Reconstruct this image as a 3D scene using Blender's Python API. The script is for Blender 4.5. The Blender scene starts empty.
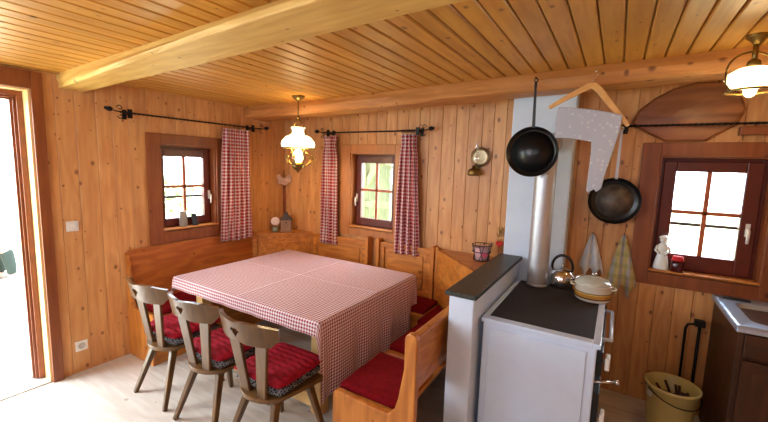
import bpy, bmesh, math, random
from mathutils import Vector, Matrix
random.seed(7)
PI = math.pi
sc = bpy.context.scene
C = sc.collection

# ---------------------------------------------------------------- camera
yw, pt, rl = math.radians(31.52), math.radians(6.9), math.radians(1.74)
fw = Vector((-math.sin(yw)*math.cos(pt), math.cos(yw)*math.cos(pt), -math.sin(pt)))
rt = Vector((math.cos(yw), math.sin(yw), 0)); up = rt.cross(fw)
Rv = rt*math.cos(rl) + up*math.sin(rl); Uv = up*math.cos(rl) - rt*math.sin(rl)
cd = bpy.data.cameras.new('camera'); cam = bpy.data.objects.new('camera', cd); C.objects.link(cam)
M3 = Matrix((Rv, Uv, -fw)).transposed().to_4x4()
cam.matrix_world = Matrix.Translation((3.615, -3.435, 1.76)) @ M3
cd.sensor_width = 36; cd.lens = 376.5/768*36; cd.clip_start = .02; cd.clip_end = 200
sc.camera = cam

# ---------------------------------------------------------------- world
wd = bpy.data.worlds.new('world'); sc.world = wd; wd.use_nodes = True
nt = wd.node_tree; bg = nt.nodes['Background']
tc = nt.nodes.new('ShaderNodeTexCoord'); mp = nt.nodes.new('ShaderNodeMapping'); mp.inputs['Scale'].default_value = (1, 1, 2.5)
nz = nt.nodes.new('ShaderNodeTexNoise'); nz.inputs['Scale'].default_value = 2.2; nz.inputs['Detail'].default_value = 5
cr = nt.nodes.new('ShaderNodeValToRGB')
cr.color_ramp.elements[0].position = .35; cr.color_ramp.elements[0].color = (.68, .84, 1, 1)
cr.color_ramp.elements[1].position = .6; cr.color_ramp.elements[1].color = (.86, .94, 1, 1)
nt.links.new(tc.outputs['Generated'], mp.inputs['Vector']); nt.links.new(mp.outputs[0], nz.inputs['Vector'])
nt.links.new(nz.outputs['Fac'], cr.inputs[0]); nt.links.new(cr.outputs[0], bg.inputs[0])
bg.inputs[1].default_value = 13.0

def area(name, loc, target, sx, sy, power, col, portal=False):
    l = bpy.data.lights.new(name, 'AREA'); l.shape = 'RECTANGLE'; l.size = sx; l.size_y = sy; l.energy = power; l.color = col
    o = bpy.data.objects.new(name, l); C.objects.link(o); o.location = loc
    o.rotation_euler = (Vector(target)-Vector(loc)).to_track_quat('-Z', 'Y').to_euler()
    if portal: l.cycles.is_portal = True
    return o
# fill lights added for unseen windows, inferred behind the camera
area('window_daylight', (3.3, -4.55, 1.95), (2.6, 0, 1.5), 1.4, .9, 8, (.68, .84, 1))
area('window_daylight', (1.2, -4.55, 1.8), (2.0, 0, 1.2), 1.6, 1.2, 36, (.74, .87, 1))
# sky portals in the openings
area('sky_portal', (-.27, -2.9, 1.1), (1, -2.9, 1.1), 1.0, 2.2, 1, (1, 1, 1), True)
area('sky_portal', (-.27, -1.25, 1.5), (1, -1.25, 1.5), .6, .8, 1, (1, 1, 1), True)
area('sky_portal', (1.34, .27, 1.5), (1.34, -1, 1.5), .6, .8, 1, (1, 1, 1), True)
area('sky_portal', (4.17, .27, 1.5), (4.17, -1, 1.5), .6, .8, 1, (1, 1, 1), True)
sc.view_settings.view_transform = 'Standard'; sc.view_settings.look = 'None'
sc.view_settings.exposure = 0.62; sc.view_settings.gamma = 1; sc.view_settings.use_curve_mapping = False

# ---------------------------------------------------------------- materials
def L(r, g, b):
    f = lambda c: (c/255/12.92 if c/255 <= .04045 else ((c/255+.055)/1.055)**2.4)
    return (f(r), f(g), f(b), 1)
def newmat(name):
    m = bpy.data.materials.new(name); m.use_nodes = True
    return m, m.node_tree, m.node_tree.nodes['Principled BSDF']
def plain(name, col, rough=.5, metal=0, spec=None, var=.06, vs=14, bump=0, coat=0):
    m, t, b = newmat(name)
    tc = t.nodes.new('ShaderNodeTexCoord'); n = t.nodes.new('ShaderNodeTexNoise'); n.inputs['Scale'].default_value = vs
    n.inputs['Detail'].default_value = 4
    r = t.nodes.new('ShaderNodeValToRGB')
    a = [max(0, c*(1-var)) for c in col[:3]]+[1]; z = [min(1, c*(1+var)) for c in col[:3]]+[1]
    r.color_ramp.elements[0].position = .35; r.color_ramp.elements[0].color = a
    r.color_ramp.elements[1].position = .65; r.color_ramp.elements[1].color = z
    t.links.new(tc.outputs['Object'], n.inputs['Vector']); t.links.new(n.outputs['Fac'], r.inputs[0]); t.links.new(r.outputs[0], b.inputs['Base Color'])
    b.inputs['Roughness'].default_value = rough; b.inputs['Metallic'].default_value = metal
    if spec is not None: b.inputs['Specular IOR Level'].default_value = spec
    if coat: b.inputs['Coat Weight'].default_value = coat
    if bump:
        bp = t.nodes.new('ShaderNodeBump'); bp.inputs['Strength'].default_value = bump; bp.inputs['Distance'].default_value = .004
        t.links.new(n.outputs['Fac'], bp.inputs['Height']); t.links.new(bp.outputs[0], b.inputs['Normal'])
    return m
def mth(t, op, a, b=None):
    n = t.nodes.new('ShaderNodeMath'); n.operation = op
    for i, v in enumerate((a, b)):
        if v is None: continue
        if isinstance(v, (int, float)): n.inputs[i].default_value = v
        else: t.links.new(v, n.inputs[i])
    return n.outputs[0]
def mixc(t, mode, f, a, b):
    n = t.nodes.new('ShaderNodeMix'); n.data_type = 'RGBA'; n.blend_type = mode
    if isinstance(f, (int, float)): n.inputs[0].default_value = f
    else: t.links.new(f, n.inputs[0])
    for i, v in ((6, a), (7, b)):
        if isinstance(v, tuple): n.inputs[i].default_value = v
        else: t.links.new(v, n.inputs[i])
    return n.outputs[2]
def wood(name, light, dark, axis='Z', rough=.45, knots=.5, knotcol=None, pvar=.18, gscale=1.0, bump=.15, ring=.35):
    """planed board wood; grain runs along axis, every board (float attribute pid) has its own figure"""
    m, t, b = newmat(name)
    tc = t.nodes.new('ShaderNodeTexCoord'); at = t.nodes.new('ShaderNodeAttribute'); at.attribute_name = 'pid'
    off = t.nodes.new('ShaderNodeVectorMath'); off.operation = 'MULTIPLY_ADD'
    cmb = t.nodes.new('ShaderNodeCombineXYZ')
    for i in range(3): t.links.new(at.outputs['Fac'], cmb.inputs[i])
    t.links.new(cmb.outputs[0], off.inputs[0]); off.inputs[1].default_value = (7.3, 11.9, 5.7); t.links.new(tc.outputs['Object'], off.inputs[2])
    def mapped(s_across, s_along):
        mp = t.nodes.new('ShaderNodeMapping')
        s = [s_across]*3; s['XYZ'.index(axis)] = s_along
        mp.inputs['Scale'].default_value = s
        t.links.new(off.outputs[0], mp.inputs['Vector']); return mp.outputs[0]
    n1 = t.nodes.new('ShaderNodeTexNoise'); n1.inputs['Scale'].default_value = 1; n1.inputs['Detail'].default_value = 5; n1.inputs['Distortion'].default_value = .4
    t.links.new(mapped(28*gscale, 1.6*gscale), n1.inputs['Vector'])
    n2 = t.nodes.new('ShaderNodeTexNoise'); n2.inputs['Scale'].default_value = 1; n2.inputs['Detail'].default_value = 3
    t.links.new(mapped(5, 1.0), n2.inputs['Vector'])
    # cathedral figure: sine of a slowly varying field
    rings = mth(t, 'SINE', mth(t, 'MULTIPLY', n2.outputs['Fac'], 46*gscale))
    rings = mth(t, 'MULTIPLY', mth(t, 'ADD', rings, 1), .5*ring)
    f = mth(t, 'ADD', mth(t, 'MULTIPLY', n1.outputs['Fac'], 1-ring), rings)
    r = t.nodes.new('ShaderNodeValToRGB'); r.color_ramp.elements[0].position = .2; r.color_ramp.elements[0].color = light
    r.color_ramp.elements[1].position = .85; r.color_ramp.elements[1].color = dark
    t.links.new(f, r.inputs[0])
    # board to board variation
    wn = t.nodes.new('ShaderNodeTexWhiteNoise'); wn.noise_dimensions = '1D'; t.links.new(at.outputs['Fac'], wn.inputs['W'])
    val = mth(t, 'ADD', mth(t, 'MULTIPLY', wn.outputs['Value'], pvar*2), 1-pvar)
    hsv = t.nodes.new('ShaderNodeHueSaturation'); t.links.new(val, hsv.inputs['Value']); t.links.new(r.outputs[0], hsv.inputs['Color'])
    col = hsv.outputs[0]
    if knots > 0:
        v = t.nodes.new('ShaderNodeTexVoronoi'); v.inputs['Scale'].default_value = 1; v.inputs['Randomness'].default_value = .95
        v.voronoi_dimensions = '2D'
        sp = t.nodes.new('ShaderNodeSeparateXYZ'); t.links.new(tc.outputs['Object'], sp.inputs[0])
        ia = 'XYZ'.index(axis); oth = [i for i in range(3) if i != ia]
        ac = mth(t, 'ADD', sp.outputs[oth[0]], sp.outputs[oth[1]])
        wob = mth(t, 'MULTIPLY', n1.outputs['Fac'], .22)
        cx = mth(t, 'ADD', mth(t, 'ADD', mth(t, 'MULTIPLY', ac, 9.5), wob), mth(t, 'MULTIPLY', at.outputs['Fac'], 3.7))
        cy = mth(t, 'ADD', mth(t, 'MULTIPLY', sp.outputs[ia], 6.2), mth(t, 'MULTIPLY', at.outputs['Fac'], 5.1))
        cc = t.nodes.new('ShaderNodeCombineXYZ'); t.links.new(cx, cc.inputs[0]); t.links.new(cy, cc.inputs[1])
        t.links.new(cc.outputs[0], v.inputs['Vector'])
        kr = t.nodes.new('ShaderNodeValToRGB'); kr.color_ramp.elements[0].position = .06; kr.color_ramp.elements[0].color = (1, 1, 1, 1)
        kr.color_ramp.elements[1].position = .17; kr.color_ramp.elements[1].color = (0, 0, 0, 1)
        vs_ = t.nodes.new('ShaderNodeSeparateColor'); t.links.new(v.outputs['Color'], vs_.inputs[0])
        t.links.new(mth(t, 'MULTIPLY', v.outputs['Distance'], mth(t, 'ADD', mth(t, 'MULTIPLY', vs_.outputs[1], 2.6), .9)), kr.inputs[0])
        on = mth(t, 'LESS_THAN', t_sep(t, v.outputs['Color']), knots)
        kf = mth(t, 'MULTIPLY', mth(t, 'MULTIPLY', kr.outputs[0], on), .85)
        kc = knotcol or (dark[0]*.35, dark[1]*.25, dark[2]*.2, 1)
        col = mixc(t, 'MIX', kf, col, kc)
    t.links.new(col, b.inputs['Base Color'])
    b.inputs['Roughness'].default_value = rough
    if bump:
        bp = t.nodes.new('ShaderNodeBump'); bp.inputs['Strength'].default_value = bump; bp.inputs['Distance'].default_value = .003
        t.links.new(f, bp.inputs['Height']); t.links.new(bp.outputs[0], b.inputs['Normal'])
    return m
def t_sep(t, s):
    n = t.nodes.new('ShaderNodeSeparateColor'); t.links.new(s, n.inputs[0]); return n.outputs[0]
def gingham(name, pitch, red, white, rough=.85, thr=.5):
    """woven check: one band of threads across, one along, from the cloth's own UV in metres"""
    m, t, b = newmat(name)
    uv = t.nodes.new('ShaderNodeUVMap'); sp = t.nodes.new('ShaderNodeSeparateXYZ'); t.links.new(uv.outputs[0], sp.inputs[0])
    def band(o):
        return mth(t, 'GREATER_THAN', mth(t, 'FRACT', mth(t, 'MULTIPLY', o, 1/pitch)), thr)
    f = mth(t, 'MULTIPLY', mth(t, 'ADD', band(sp.outputs[0]), band(sp.outputs[1])), .5)
    col = mixc(t, 'MIX', f, white, red)
    t.links.new(col, b.inputs['Base Color']); b.inputs['Roughness'].default_value = rough
    b.inputs['Specular IOR Level'].default_value = .25
    n = t.nodes.new('ShaderNodeTexNoise'); n.inputs['Scale'].default_value = 60
    bp = t.nodes.new('ShaderNodeBump'); bp.inputs['Strength'].default_value = .15; bp.inputs['Distance'].default_value = .002
    t.links.new(uv.outputs[0], n.inputs['Vector']); t.links.new(n.outputs['Fac'], bp.inputs['Height']); t.links.new(bp.outputs[0], b.inputs['Normal'])
    return m
def emit(name, col, s):
    m, t, b = newmat(name); b.inputs['Base Color'].default_value = col
    b.inputs['Emission Color'].default_value = col; b.inputs['Emission Strength'].default_value = s; b.inputs['Roughness'].default_value = .25
    return m
def clear(name, tint=(1, 1, 1, 1), gl=.08):
    m, t, b = newmat(name); t.nodes.remove(b); out = t.nodes['Material Output']
    tr = t.nodes.new('ShaderNodeBsdfTransparent'); tr.inputs[0].default_value = tint
    g = t.nodes.new('ShaderNodeBsdfGlossy'); g.inputs['Roughness'].default_value = .03
    mx = t.nodes.new('ShaderNodeMixShader'); mx.inputs[0].default_value = gl
    t.links.new(tr.outputs[0], mx.inputs[1]); t.links.new(g.outputs[0], mx.inputs[2]); t.links.new(mx.outputs[0], out.inputs[0])
    return m
def stripes(name, cols, axis, w, rough=.8):
    """coloured bands along one object axis"""
    m, t, b = newmat(name)
    tc = t.nodes.new('ShaderNodeTexCoord'); sp = t.nodes.new('ShaderNodeSeparateXYZ'); t.links.new(tc.outputs['Object'], sp.inputs[0])
    f = mth(t, 'FRACT', mth(t, 'MULTIPLY', sp.outputs['XYZ'.index(axis)], 1/w))
    r = t.nodes.new('ShaderNodeValToRGB'); r.color_ramp.interpolation = 'CONSTANT'
    el = r.color_ramp.elements
    while len(el) < len(cols): el.new(.5)
    for i, c in enumerate(cols): el[i].position = i/len(cols); el[i].color = c
    t.links.new(f, r.inputs[0]); t.links.new(r.outputs[0], b.inputs['Base Color']); b.inputs['Roughness'].default_value = rough
    return m

PINE_L, PINE_D = L(222, 170, 112), L(186, 122, 66)
M = {}
M['wall'] = wood('pine wall boards', L(223, 168, 106), L(186, 120, 66), 'Z', .42, .6, L(112, 58, 28), pvar=.10, ring=.18, bump=.08)
M['wallh'] = wood('pine wainscot', L(196, 114, 46), L(158, 80, 28), 'Y', .4, .35, pvar=.08, ring=.35)
M['ceil'] = wood('pine ceiling boards', L(214, 158, 68), L(178, 116, 40), 'Y', .38, .3, pvar=.10, ring=.15)
M['beam'] = wood('hewn pine beam', L(224, 186, 104), L(190, 140, 62), 'X', .55, .35, pvar=.05, bump=.6, ring=.15)
M['beam2'] = wood('brown hewn beam', L(206, 144, 78), L(162, 100, 44), 'X', .55, .4, pvar=.05, bump=.6, ring=.15)
M['casing'] = wood('backlit brown casing', L(150, 82, 38), L(112, 54, 22), 'Z', .42, .15, pvar=.1, ring=.15)  # shade of the backlit window casings is put into this dark tone
M['casing2'] = wood('mid brown pine casing', L(196, 128, 66), L(160, 94, 44), 'Z', .42, .2, pvar=.08, ring=.15)
M['redframe'] = plain('red brown painted wood', L(92, 30, 18), .35, var=.12)
M['muntin'] = plain('orange brown painted wood', L(176, 90, 52), .35, var=.1)
M['floor'] = wood('worn pale floor boards', L(214, 206, 196), L(188, 176, 162), 'X', .5, .08, L(160, 140, 122), pvar=.08, ring=.2)
M['bench'] = wood('honey pine', L(214, 140, 62), L(164, 92, 32), 'Z', .35, .3, pvar=.06, ring=.3)
M['benchx'] = wood('honey pine rail', L(214, 140, 62), L(164, 92, 32), 'X', .35, .25, pvar=.06, ring=.3)
M['benchy'] = wood('honey pine board', L(214, 140, 62), L(164, 92, 32), 'Y', .35, .25, pvar=.06, ring=.3)
M['chair'] = wood('brown stained chair wood', L(112, 80, 42), L(72, 46, 22), 'Z', .28, 0, pvar=.1, ring=.2)
M['chairy'] = wood('brown stained chair board', L(112, 80, 42), L(72, 46, 22), 'Y', .28, 0, pvar=.1, ring=.2)
M['tablewood'] = wood('light table wood', L(226, 188, 126), L(204, 160, 96), 'X', .4, .1)
M['red'] = plain('red cushion cloth', L(118, 6, 18), .9, spec=.15, var=.18, vs=40, bump=.2)
M['red2'] = plain('bright red ribbed cloth', L(142, 12, 34), .85, spec=.2, var=.12, vs=30)
def padmat():
    m, t, b = newmat('black and grey figured pad')
    tc = t.nodes.new('ShaderNodeTexCoord'); v = t.nodes.new('ShaderNodeTexVoronoi'); v.inputs['Scale'].default_value = 55
    v.feature = 'DISTANCE_TO_EDGE'
    r = t.nodes.new('ShaderNodeValToRGB'); r.color_ramp.elements[0].position = .06; r.color_ramp.elements[0].color = L(150, 150, 150)
    r.color_ramp.elements[1].position = .12; r.color_ramp.elements[1].color = L(30, 28, 30)
    t.links.new(tc.outputs['Object'], v.inputs['Vector']); t.links.new(v.outputs['Distance'], r.inputs[0]); t.links.new(r.outputs[0], b.inputs['Base Color'])
    b.inputs['Roughness'].default_value = .9
    return m
M['pad'] = padmat()
M['cloth'] = gingham('red and white table check', .023, L(156, 12, 38), L(242, 236, 240))
M['curtain'] = gingham('red and white curtain check', .036, L(154, 10, 24), L(222, 204, 204), thr=.42)
M['iron'] = plain('black wrought iron', L(22, 22, 24), .45, .6)
M['white'] = plain('white enamel', L(206, 222, 244), .25, var=.02, coat=.3)
M['plaster'] = plain('white painted masonry', L(216, 230, 248), .75, var=.03, vs=6, bump=.25)
M['slate'] = plain('dark grey stone slab', L(48, 52, 46), .45, var=.45, vs=60, bump=.5)
M['hob'] = plain('dark cast iron hob', L(34, 28, 28), .75, 0, var=.1)
M['steel'] = plain('brushed steel', L(196, 198, 202), .42, .75, var=.05)
M['chrome'] = plain('polished steel', L(214, 212, 210), .1, 1, var=.02)
M['brass'] = plain('aged brass', L(132, 106, 56), .35, .9, var=.15)
M['pan'] = plain('black pan coating', L(16, 16, 18), .28, .2, var=.1)
M['panworn'] = plain('worn grey pan bottom', L(96, 86, 78), .5, .5, var=.35, vs=16)
M['cream'] = plain('cream enamel', L(226, 218, 198), .25, var=.03)
M['blackpl'] = plain('black plastic', L(18, 18, 20), .35)
M['whitepl'] = plain('white plastic', L(226, 222, 212), .35, var=.02)
M['sink'] = plain('stainless sink steel', L(176, 192, 214), .42, .8, var=.04)
M['darkwood'] = wood('dark brown cabinet wood', L(80, 46, 26), L(50, 27, 14), 'Z', .4, .2, pvar=.08)
M['darkwoodx'] = wood('dark brown drawer wood', L(74, 40, 22), L(46, 24, 12), 'X', .4, .1, pvar=.08)
M['yellow'] = plain('yellow plastic', L(204, 188, 122), .4, var=.04)
M['glass'] = clear('window glass')
M['lampglass'] = emit('lit milk glass', (1, .84, .50, 1), 2.6)
M['lampglass2'] = emit('lit opal glass', (1, .80, .42, 1), 3.2)
M['jar'] = plain('grey stoneware', L(156, 148, 134), .5, var=.1)
M['rock'] = plain('pale paving stone', L(214, 208, 196), .8, var=.15, vs=3, bump=.4)
M['grass'] = plain('meadow grass', L(196, 206, 160), .9, var=.3, vs=9)
M['leaf'] = plain('green foliage', L(150, 186, 110), .8, var=.4, vs=5)

# ---------------------------------------------------------------- mesh helpers
class MB:
    def __init__(s): s.v = []; s.f = []; s.p = []; s.sm = []; s.uv = None
    def add(s, vs, fs, smooth=False, pid=None):
        if pid is None: pid = random.random()*100
        n = len(s.v); s.v += [tuple(x) for x in vs]; s.p += [pid]*len(vs)
        s.f += [tuple(i+n for i in f) for f in fs]; s.sm += [smooth]*len(fs); return s
    def box(s, x0, x1, y0, y1, z0, z1, pid=None, c=0):
        if c:
            return s.cbox(x0, x1, y0, y1, z0, z1, c, pid)
        vs = [(x, y, z) for x in (x0, x1) for y in (y0, y1) for z in (z0, z1)]
        return s.add(vs, [(0, 1, 3, 2), (4, 6, 7, 5), (0, 4, 5, 1), (2, 3, 7, 6), (0, 2, 6, 4), (1, 5, 7, 3)], False, pid)
    def cbox(s, x0, x1, y0, y1, z0, z1, c, pid=None):
        bm = bmesh.new(); bmesh.ops.create_cube(bm, size=1)
        for v in bm.verts: v.co = Vector(((x0+x1)/2+v.co.x*(x1-x0), (y0+y1)/2+v.co.y*(y1-y0), (z0+z1)/2+v.co.z*(z1-z0)))
        bmesh.ops.bevel(bm, geom=bm.edges[:], offset=min(c, .45*min(x1-x0, y1-y0, z1-z0)), segments=2, affect='EDGES', profile=.5)
        bm.verts.index_update()
        s.add([v.co[:] for v in bm.verts], [[v.index for v in f.verts] for f in bm.faces], False, pid); bm.free(); return s
    def obox(s, a, b, w, h, upv=(0, 0, 1), c=0, pid=None, w2=None, h2=None):
        """bar from a to b, width w across, height h along upv"""
        a, b = Vector(a), Vector(b); d = (b-a).normalized(); u = Vector(upv)
        sd = d.cross(u).normalized(); u = sd.cross(d).normalized(); w2 = w2 or w; h2 = h2 or h
        vs = []
        for p, ww, hh in ((a, w, h), (b, w2, h2)):
            for i, j in ((-1, -1), (1, -1), (1, 1), (-1, 1)): vs.append(p+sd*i*ww/2+u*j*hh/2)
        return s.add(vs, [(0, 3, 2, 1), (4, 5, 6, 7), (0, 1, 5, 4), (1, 2, 6, 5), (2, 3, 7, 6), (3, 0, 4, 7)], False, pid)
    def tube(s, pts, r, n=10, closed=False, pid=None):
        pts = [Vector(p) for p in pts]; k = len(pts); rs = r if isinstance(r, (list, tuple)) else [r]*k
        vs = []; fs = []; prev = None
        for i, p in enumerate(pts):
            if closed: d = pts[(i+1) % k]-pts[i-1]
            else: d = pts[min(i+1, k-1)]-pts[max(i-1, 0)]
            d.normalize()
            if prev is None:
                u = d.cross(Vector((0, 0, 1)) if abs(d.z) < .9 else Vector((1, 0, 0))).normalized()
            else:
                u = (prev-d*prev.dot(d)).normalized()
            prev = u; w = d.cross(u)
            for j in range(n):
                a = 2*PI*j/n; vs.append(p+(u*math.cos(a)+w*math.sin(a))*rs[i])
        m = k if closed else k-1
        for i in range(m):
            for j in range(n):
                a, b = i*n+j, i*n+(j+1) % n; c, d2 = ((i+1) % k)*n+(j+1) % n, ((i+1) % k)*n+j
                fs.append((a, b, c, d2))
        if not closed: fs.append(tuple(range(n-1, -1, -1))); fs.append(tuple((k-1)*n+j for j in range(n)))
        return s.add(vs, fs, True, pid)
    def lathe(s, prof, c=(0, 0, 0), n=28, axis='Z', pid=None, sy=1, flute=None):
        c = Vector(c); vs = []; fs = []
        for r, h in prof:
            for j in range(n):
                a = 2*PI*j/n; rr = r*(1+(flute[1]*math.cos(flute[0]*a) if flute else 0))
                q = (rr*math.cos(a), rr*math.sin(a)*sy, h)
                if axis == 'Y': q = (q[0], q[2], q[1])
                if axis == 'X': q = (q[2], q[0], q[1])
                vs.append(c+Vector(q))
        for i in range(len(prof)-1):
            for j in range(n): fs.append((i*n+j, i*n+(j+1) % n, (i+1)*n+(j+1) % n, (i+1)*n+j))
        if prof[0][0] > 1e-6: fs.append(tuple(range(n-1, -1, -1)))
        if prof[-1][0] > 1e-6: fs.append(tuple((len(prof)-1)*n+j for j in range(n)))
        return s.add(vs, fs, True, pid)
    def prism(s, poly, o, u, v, t, pid=None, smooth=False):
        """polygon in the plane o,u,v extruded along t"""
        o, u, v, t = map(Vector, (o, u, v, t)); n = len(poly)
        a = [o+u*p+v*q for p, q in poly]; b = [p+t for p in a]
        fs = [tuple(range(n-1, -1, -1)), tuple(range(n, 2*n))]+[(i, (i+1) % n, n+(i+1) % n, n+i) for i in range(n)]
        return s.add(a+b, fs, smooth, pid)
    def ball(s, c, r, sx=1, sy=1, sz=1, n=14, pid=None):
        k = n//2; vs = []; fs = []
        for i in range(1, k):
            th = PI*i/k
            for j in range(n):
                a = 2*PI*j/n; vs.append((c[0]+r*sx*math.sin(th)*math.cos(a), c[1]+r*sy*math.sin(th)*math.sin(a), c[2]+r*sz*math.cos(th)))
        vs += [(c[0], c[1], c[2]+r*sz), (c[0], c[1], c[2]-r*sz)]; T = len(vs)-2
        for i in range(k-2):
            for j in range(n): fs.append((i*n+j, i*n+(j+1) % n, (i+1)*n+(j+1) % n, (i+1)*n+j))
        for j in range(n): fs.append((T, j, (j+1) % n)); fs.append((T+1, (k-2)*n+(j+1) % n, (k-2)*n+j))
        return s.add(vs, fs, True, pid)
    def sheet(s, fn, nu, nv, pid=None):
        """grid surface fn(i/nu, j/nv)"""
        vs = [fn(i/nu, j/nv) for j in range(nv+1) for i in range(nu+1)]; w = nu+1
        fs = [(j*w+i, j*w+i+1, (j+1)*w+i+1, (j+1)*w+i) for j in range(nv) for i in range(nu)]
        return s.add(vs, fs, True, pid)
    def build(s, name, mat, parent=None, world=True, bevel=0, solid=0, sub=0, origin=None, fixn=True):
        me = bpy.data.meshes.new(name)
        if parent is None:
            if origin is None:
                xs = [v[0] for v in s.v]; ys = [v[1] for v in s.v]; zs = [v[2] for v in s.v]
                origin = ((min(xs)+max(xs))/2, (min(ys)+max(ys))/2, min(zs))
            W = Matrix.Translation(origin)
        else: W = wmat(parent) if world else Matrix.Identity(4)
        I = W.inverted()
        me.from_pydata([I @ Vector(v) for v in s.v], [], s.f); me.update()
        at = me.attributes.new('pid', 'FLOAT', 'POINT'); at.data.foreach_set('value', s.p)
        me.polygons.foreach_set('use_smooth', s.sm)
        if s.uv:
            ul = me.uv_layers.new(name='UVMap')
            for li, lp in enumerate(me.loops): ul.data[li].uv = s.uv[lp.vertex_index]
        if fixn:
            bm = bmesh.new(); bm.from_mesh(me); bmesh.ops.recalc_face_normals(bm, faces=bm.faces[:]); bm.to_mesh(me); bm.free()
        me.materials.append(mat if not isinstance(mat, str) else M[mat])
        o = bpy.data.objects.new(name, me); C.objects.link(o)
        if parent is None: o.location = origin
        else: o.parent = parent
        if solid:
            q = o.modifiers.new('solid', 'SOLIDIFY'); q.thickness = solid; q.offset = 0
        if bevel:
            q = o.modifiers.new('bevel', 'BEVEL'); q.width = bevel; q.segments = 2; q.limit_method = 'ANGLE'; q.angle_limit = .6
        if sub:
            q = o.modifiers.new('sub', 'SUBSURF'); q.levels = sub; q.render_levels = sub
        return o
def wmat(o):
    m = o.matrix_basis.copy()
    if o.parent: m = wmat(o.parent) @ m
    return m
def tag(o, label, cat, group=None):
    o['label'] = label; o['category'] = cat
    if group: o['group'] = group
    return o
def thing(name, label, cat, loc=(0, 0, 0), rz=0, group=None):
    o = bpy.data.objects.new(name, None); C.objects.link(o); o.empty_display_size = .1
    o.matrix_basis = Matrix.Translation(loc) @ Matrix.Rotation(rz, 4, 'Z')
    return tag(o, label, cat, group)
def struct(name, mb, mat, **k):
    o = mb.build(name, mat, origin=k.pop('origin', (0, 0, 0)), **k); o['kind'] = 'structure'; return o
def plab(o, label): o['label'] = label; return o
def copy_tree(o, parent=None, meshes=True):
    c = o.copy(); C.objects.link(c); c.parent = parent
    for ch in [x for x in bpy.data.objects if x.parent == o]: copy_tree(ch, c)
    return c
ceilz = lambda x: 2.36+.028*x

# ---------------------------------------------------------------- structure: walls
XR, YF = 4.95, -4.7
def planked_wall(mb, T, a0, a1, z0, zt, holes, pw, thick):
    """vertical boards with chamfered edges on a backing; T(a, d, z) maps to the world, d grows outwards"""
    a = a0; k = 0
    while a < a1-1e-4:
        w = pw*random.uniform(.82, 1.18); b = min(a+w, a1); pid = random.random()*100
        cuts = sorted({a, b} | {h for H in holes for h in H[:2] if a < h < b})
        for s0, s1 in zip(cuts, cuts[1:]):
            m = (s0+s1)/2; zs = [(z0, zt((a+b)/2))]
            for h0, h1, c0, c1 in holes:
                if h0 < m < h1:
                    nz = []
                    for p, q in zs:
                        if c0 > p: nz.append((p, min(c0, q)))
                        if c1 < q: nz.append((max(c1, p), q))
                    zs = [(p, q) for p, q in nz if q-p > 1e-3]
            l = .001 if s0 == a else 0; r = .001 if s1 == b else 0
            cl = .003 if s0 == a else 0; crr = .003 if s1 == b else 0
            for p, q in zs:
                prof = [(s0+l, .018), (s0+l, cl), (s0+l+cl, 0), (s1-r-crr, 0), (s1-r, crr), (s1-r, .018)]
                if not cl: prof = prof[:1]+prof[2:]
                if not crr: prof = prof[:-2]+prof[-1:]
                n = len(prof); vs = [T(x, d, z) for z in (p, q) for x, d in prof]
                mb.add(vs, [(i, i+1, n+i+1, n+i) for i in range(n-1)]+[tuple(range(n)), tuple(range(2*n-1, n-1, -1))], False, pid)
        a = b
    # backing
    xs = sorted({a0, a1} | {h for H in holes for h in H[:2]})
    for s0, s1 in zip(xs, xs[1:]):
        m = (s0+s1)/2; zs = [(z0, zt(m)+.1)]
        for h0, h1, c0, c1 in holes:
            if h0 < m < h1: zs = [q for p in zs for q in ((p[0], c0), (c1, p[1])) if q[1]-q[0] > 1e-3]
        for p, q in zs:
            A = T(s0, .017, p); B = T(s1, thick, q)
            mb.box(min(A[0], B[0]), max(A[0], B[0]), min(A[1], B[1]), max(A[1], B[1]), p, q)
TL = lambda a, d, z: (-d, a, z)
TB = lambda a, d, z: (a, d, z)
TR = lambda a, d, z: (XR+d, a, z)
TF = lambda a, d, z: (a, YF-d, z)
W1 = (-1.536, -.965, 1.07, 1.893); W2 = (1.055, 1.64, 1.045, 1.888); W3 = (3.872, 4.488, 1.025, 1.89)
DR = (-3.42, -2.42, 0, 2.225)
mb = MB(); planked_wall(mb, TL, YF, 0, 0, lambda a: 2.40, [DR, W1], .125, .25); mb.box(-.25, -.003, .004, .25, -.1, 2.5); mb.box(-.25, -.018, YF, DR[0], -.1, 0); mb.box(-.25, -.018, DR[1], .25, -.1, 0); struct('wall_left', mb, 'wall')
mb = MB(); planked_wall(mb, TB, 0, XR, 0, lambda a: ceilz(a)+.03, [W2, W3], .125, .25); mb.box(-.1, XR+.2, .018, .25, -.1, 0); mb.box(XR, XR+.2, -.0, .25, 0, 2.6); struct('wall_back', mb, 'wall')
mb = MB(); planked_wall(mb, TR, YF, 0, 0, lambda a: ceilz(XR)+.02, [], .15, .2); struct('wall_right', mb, 'wall')
mb = MB(); planked_wall(mb, TF, 0, XR, 0, lambda a: ceilz(a)+.02, [], .15, .2); struct('wall_front', mb, 'wall')
# floor: wide boards along x
mb = MB(); y = YF; k = 0
while y < 0:
    y1 = min(y+random.uniform(.17, .22), 0); x = 0
    xs = [0, random.uniform(1, 4), XR]
    for a, b in zip(xs, xs[1:]): mb.box(a+.0008, b-.0008, y+.001, y1-.001, -.03, 0)
    y = y1
mb.box(-.2, XR+.1, YF-.1, .1, -.10, -.028)
struct('floor', mb, 'floor', bevel=.0012)
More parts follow.
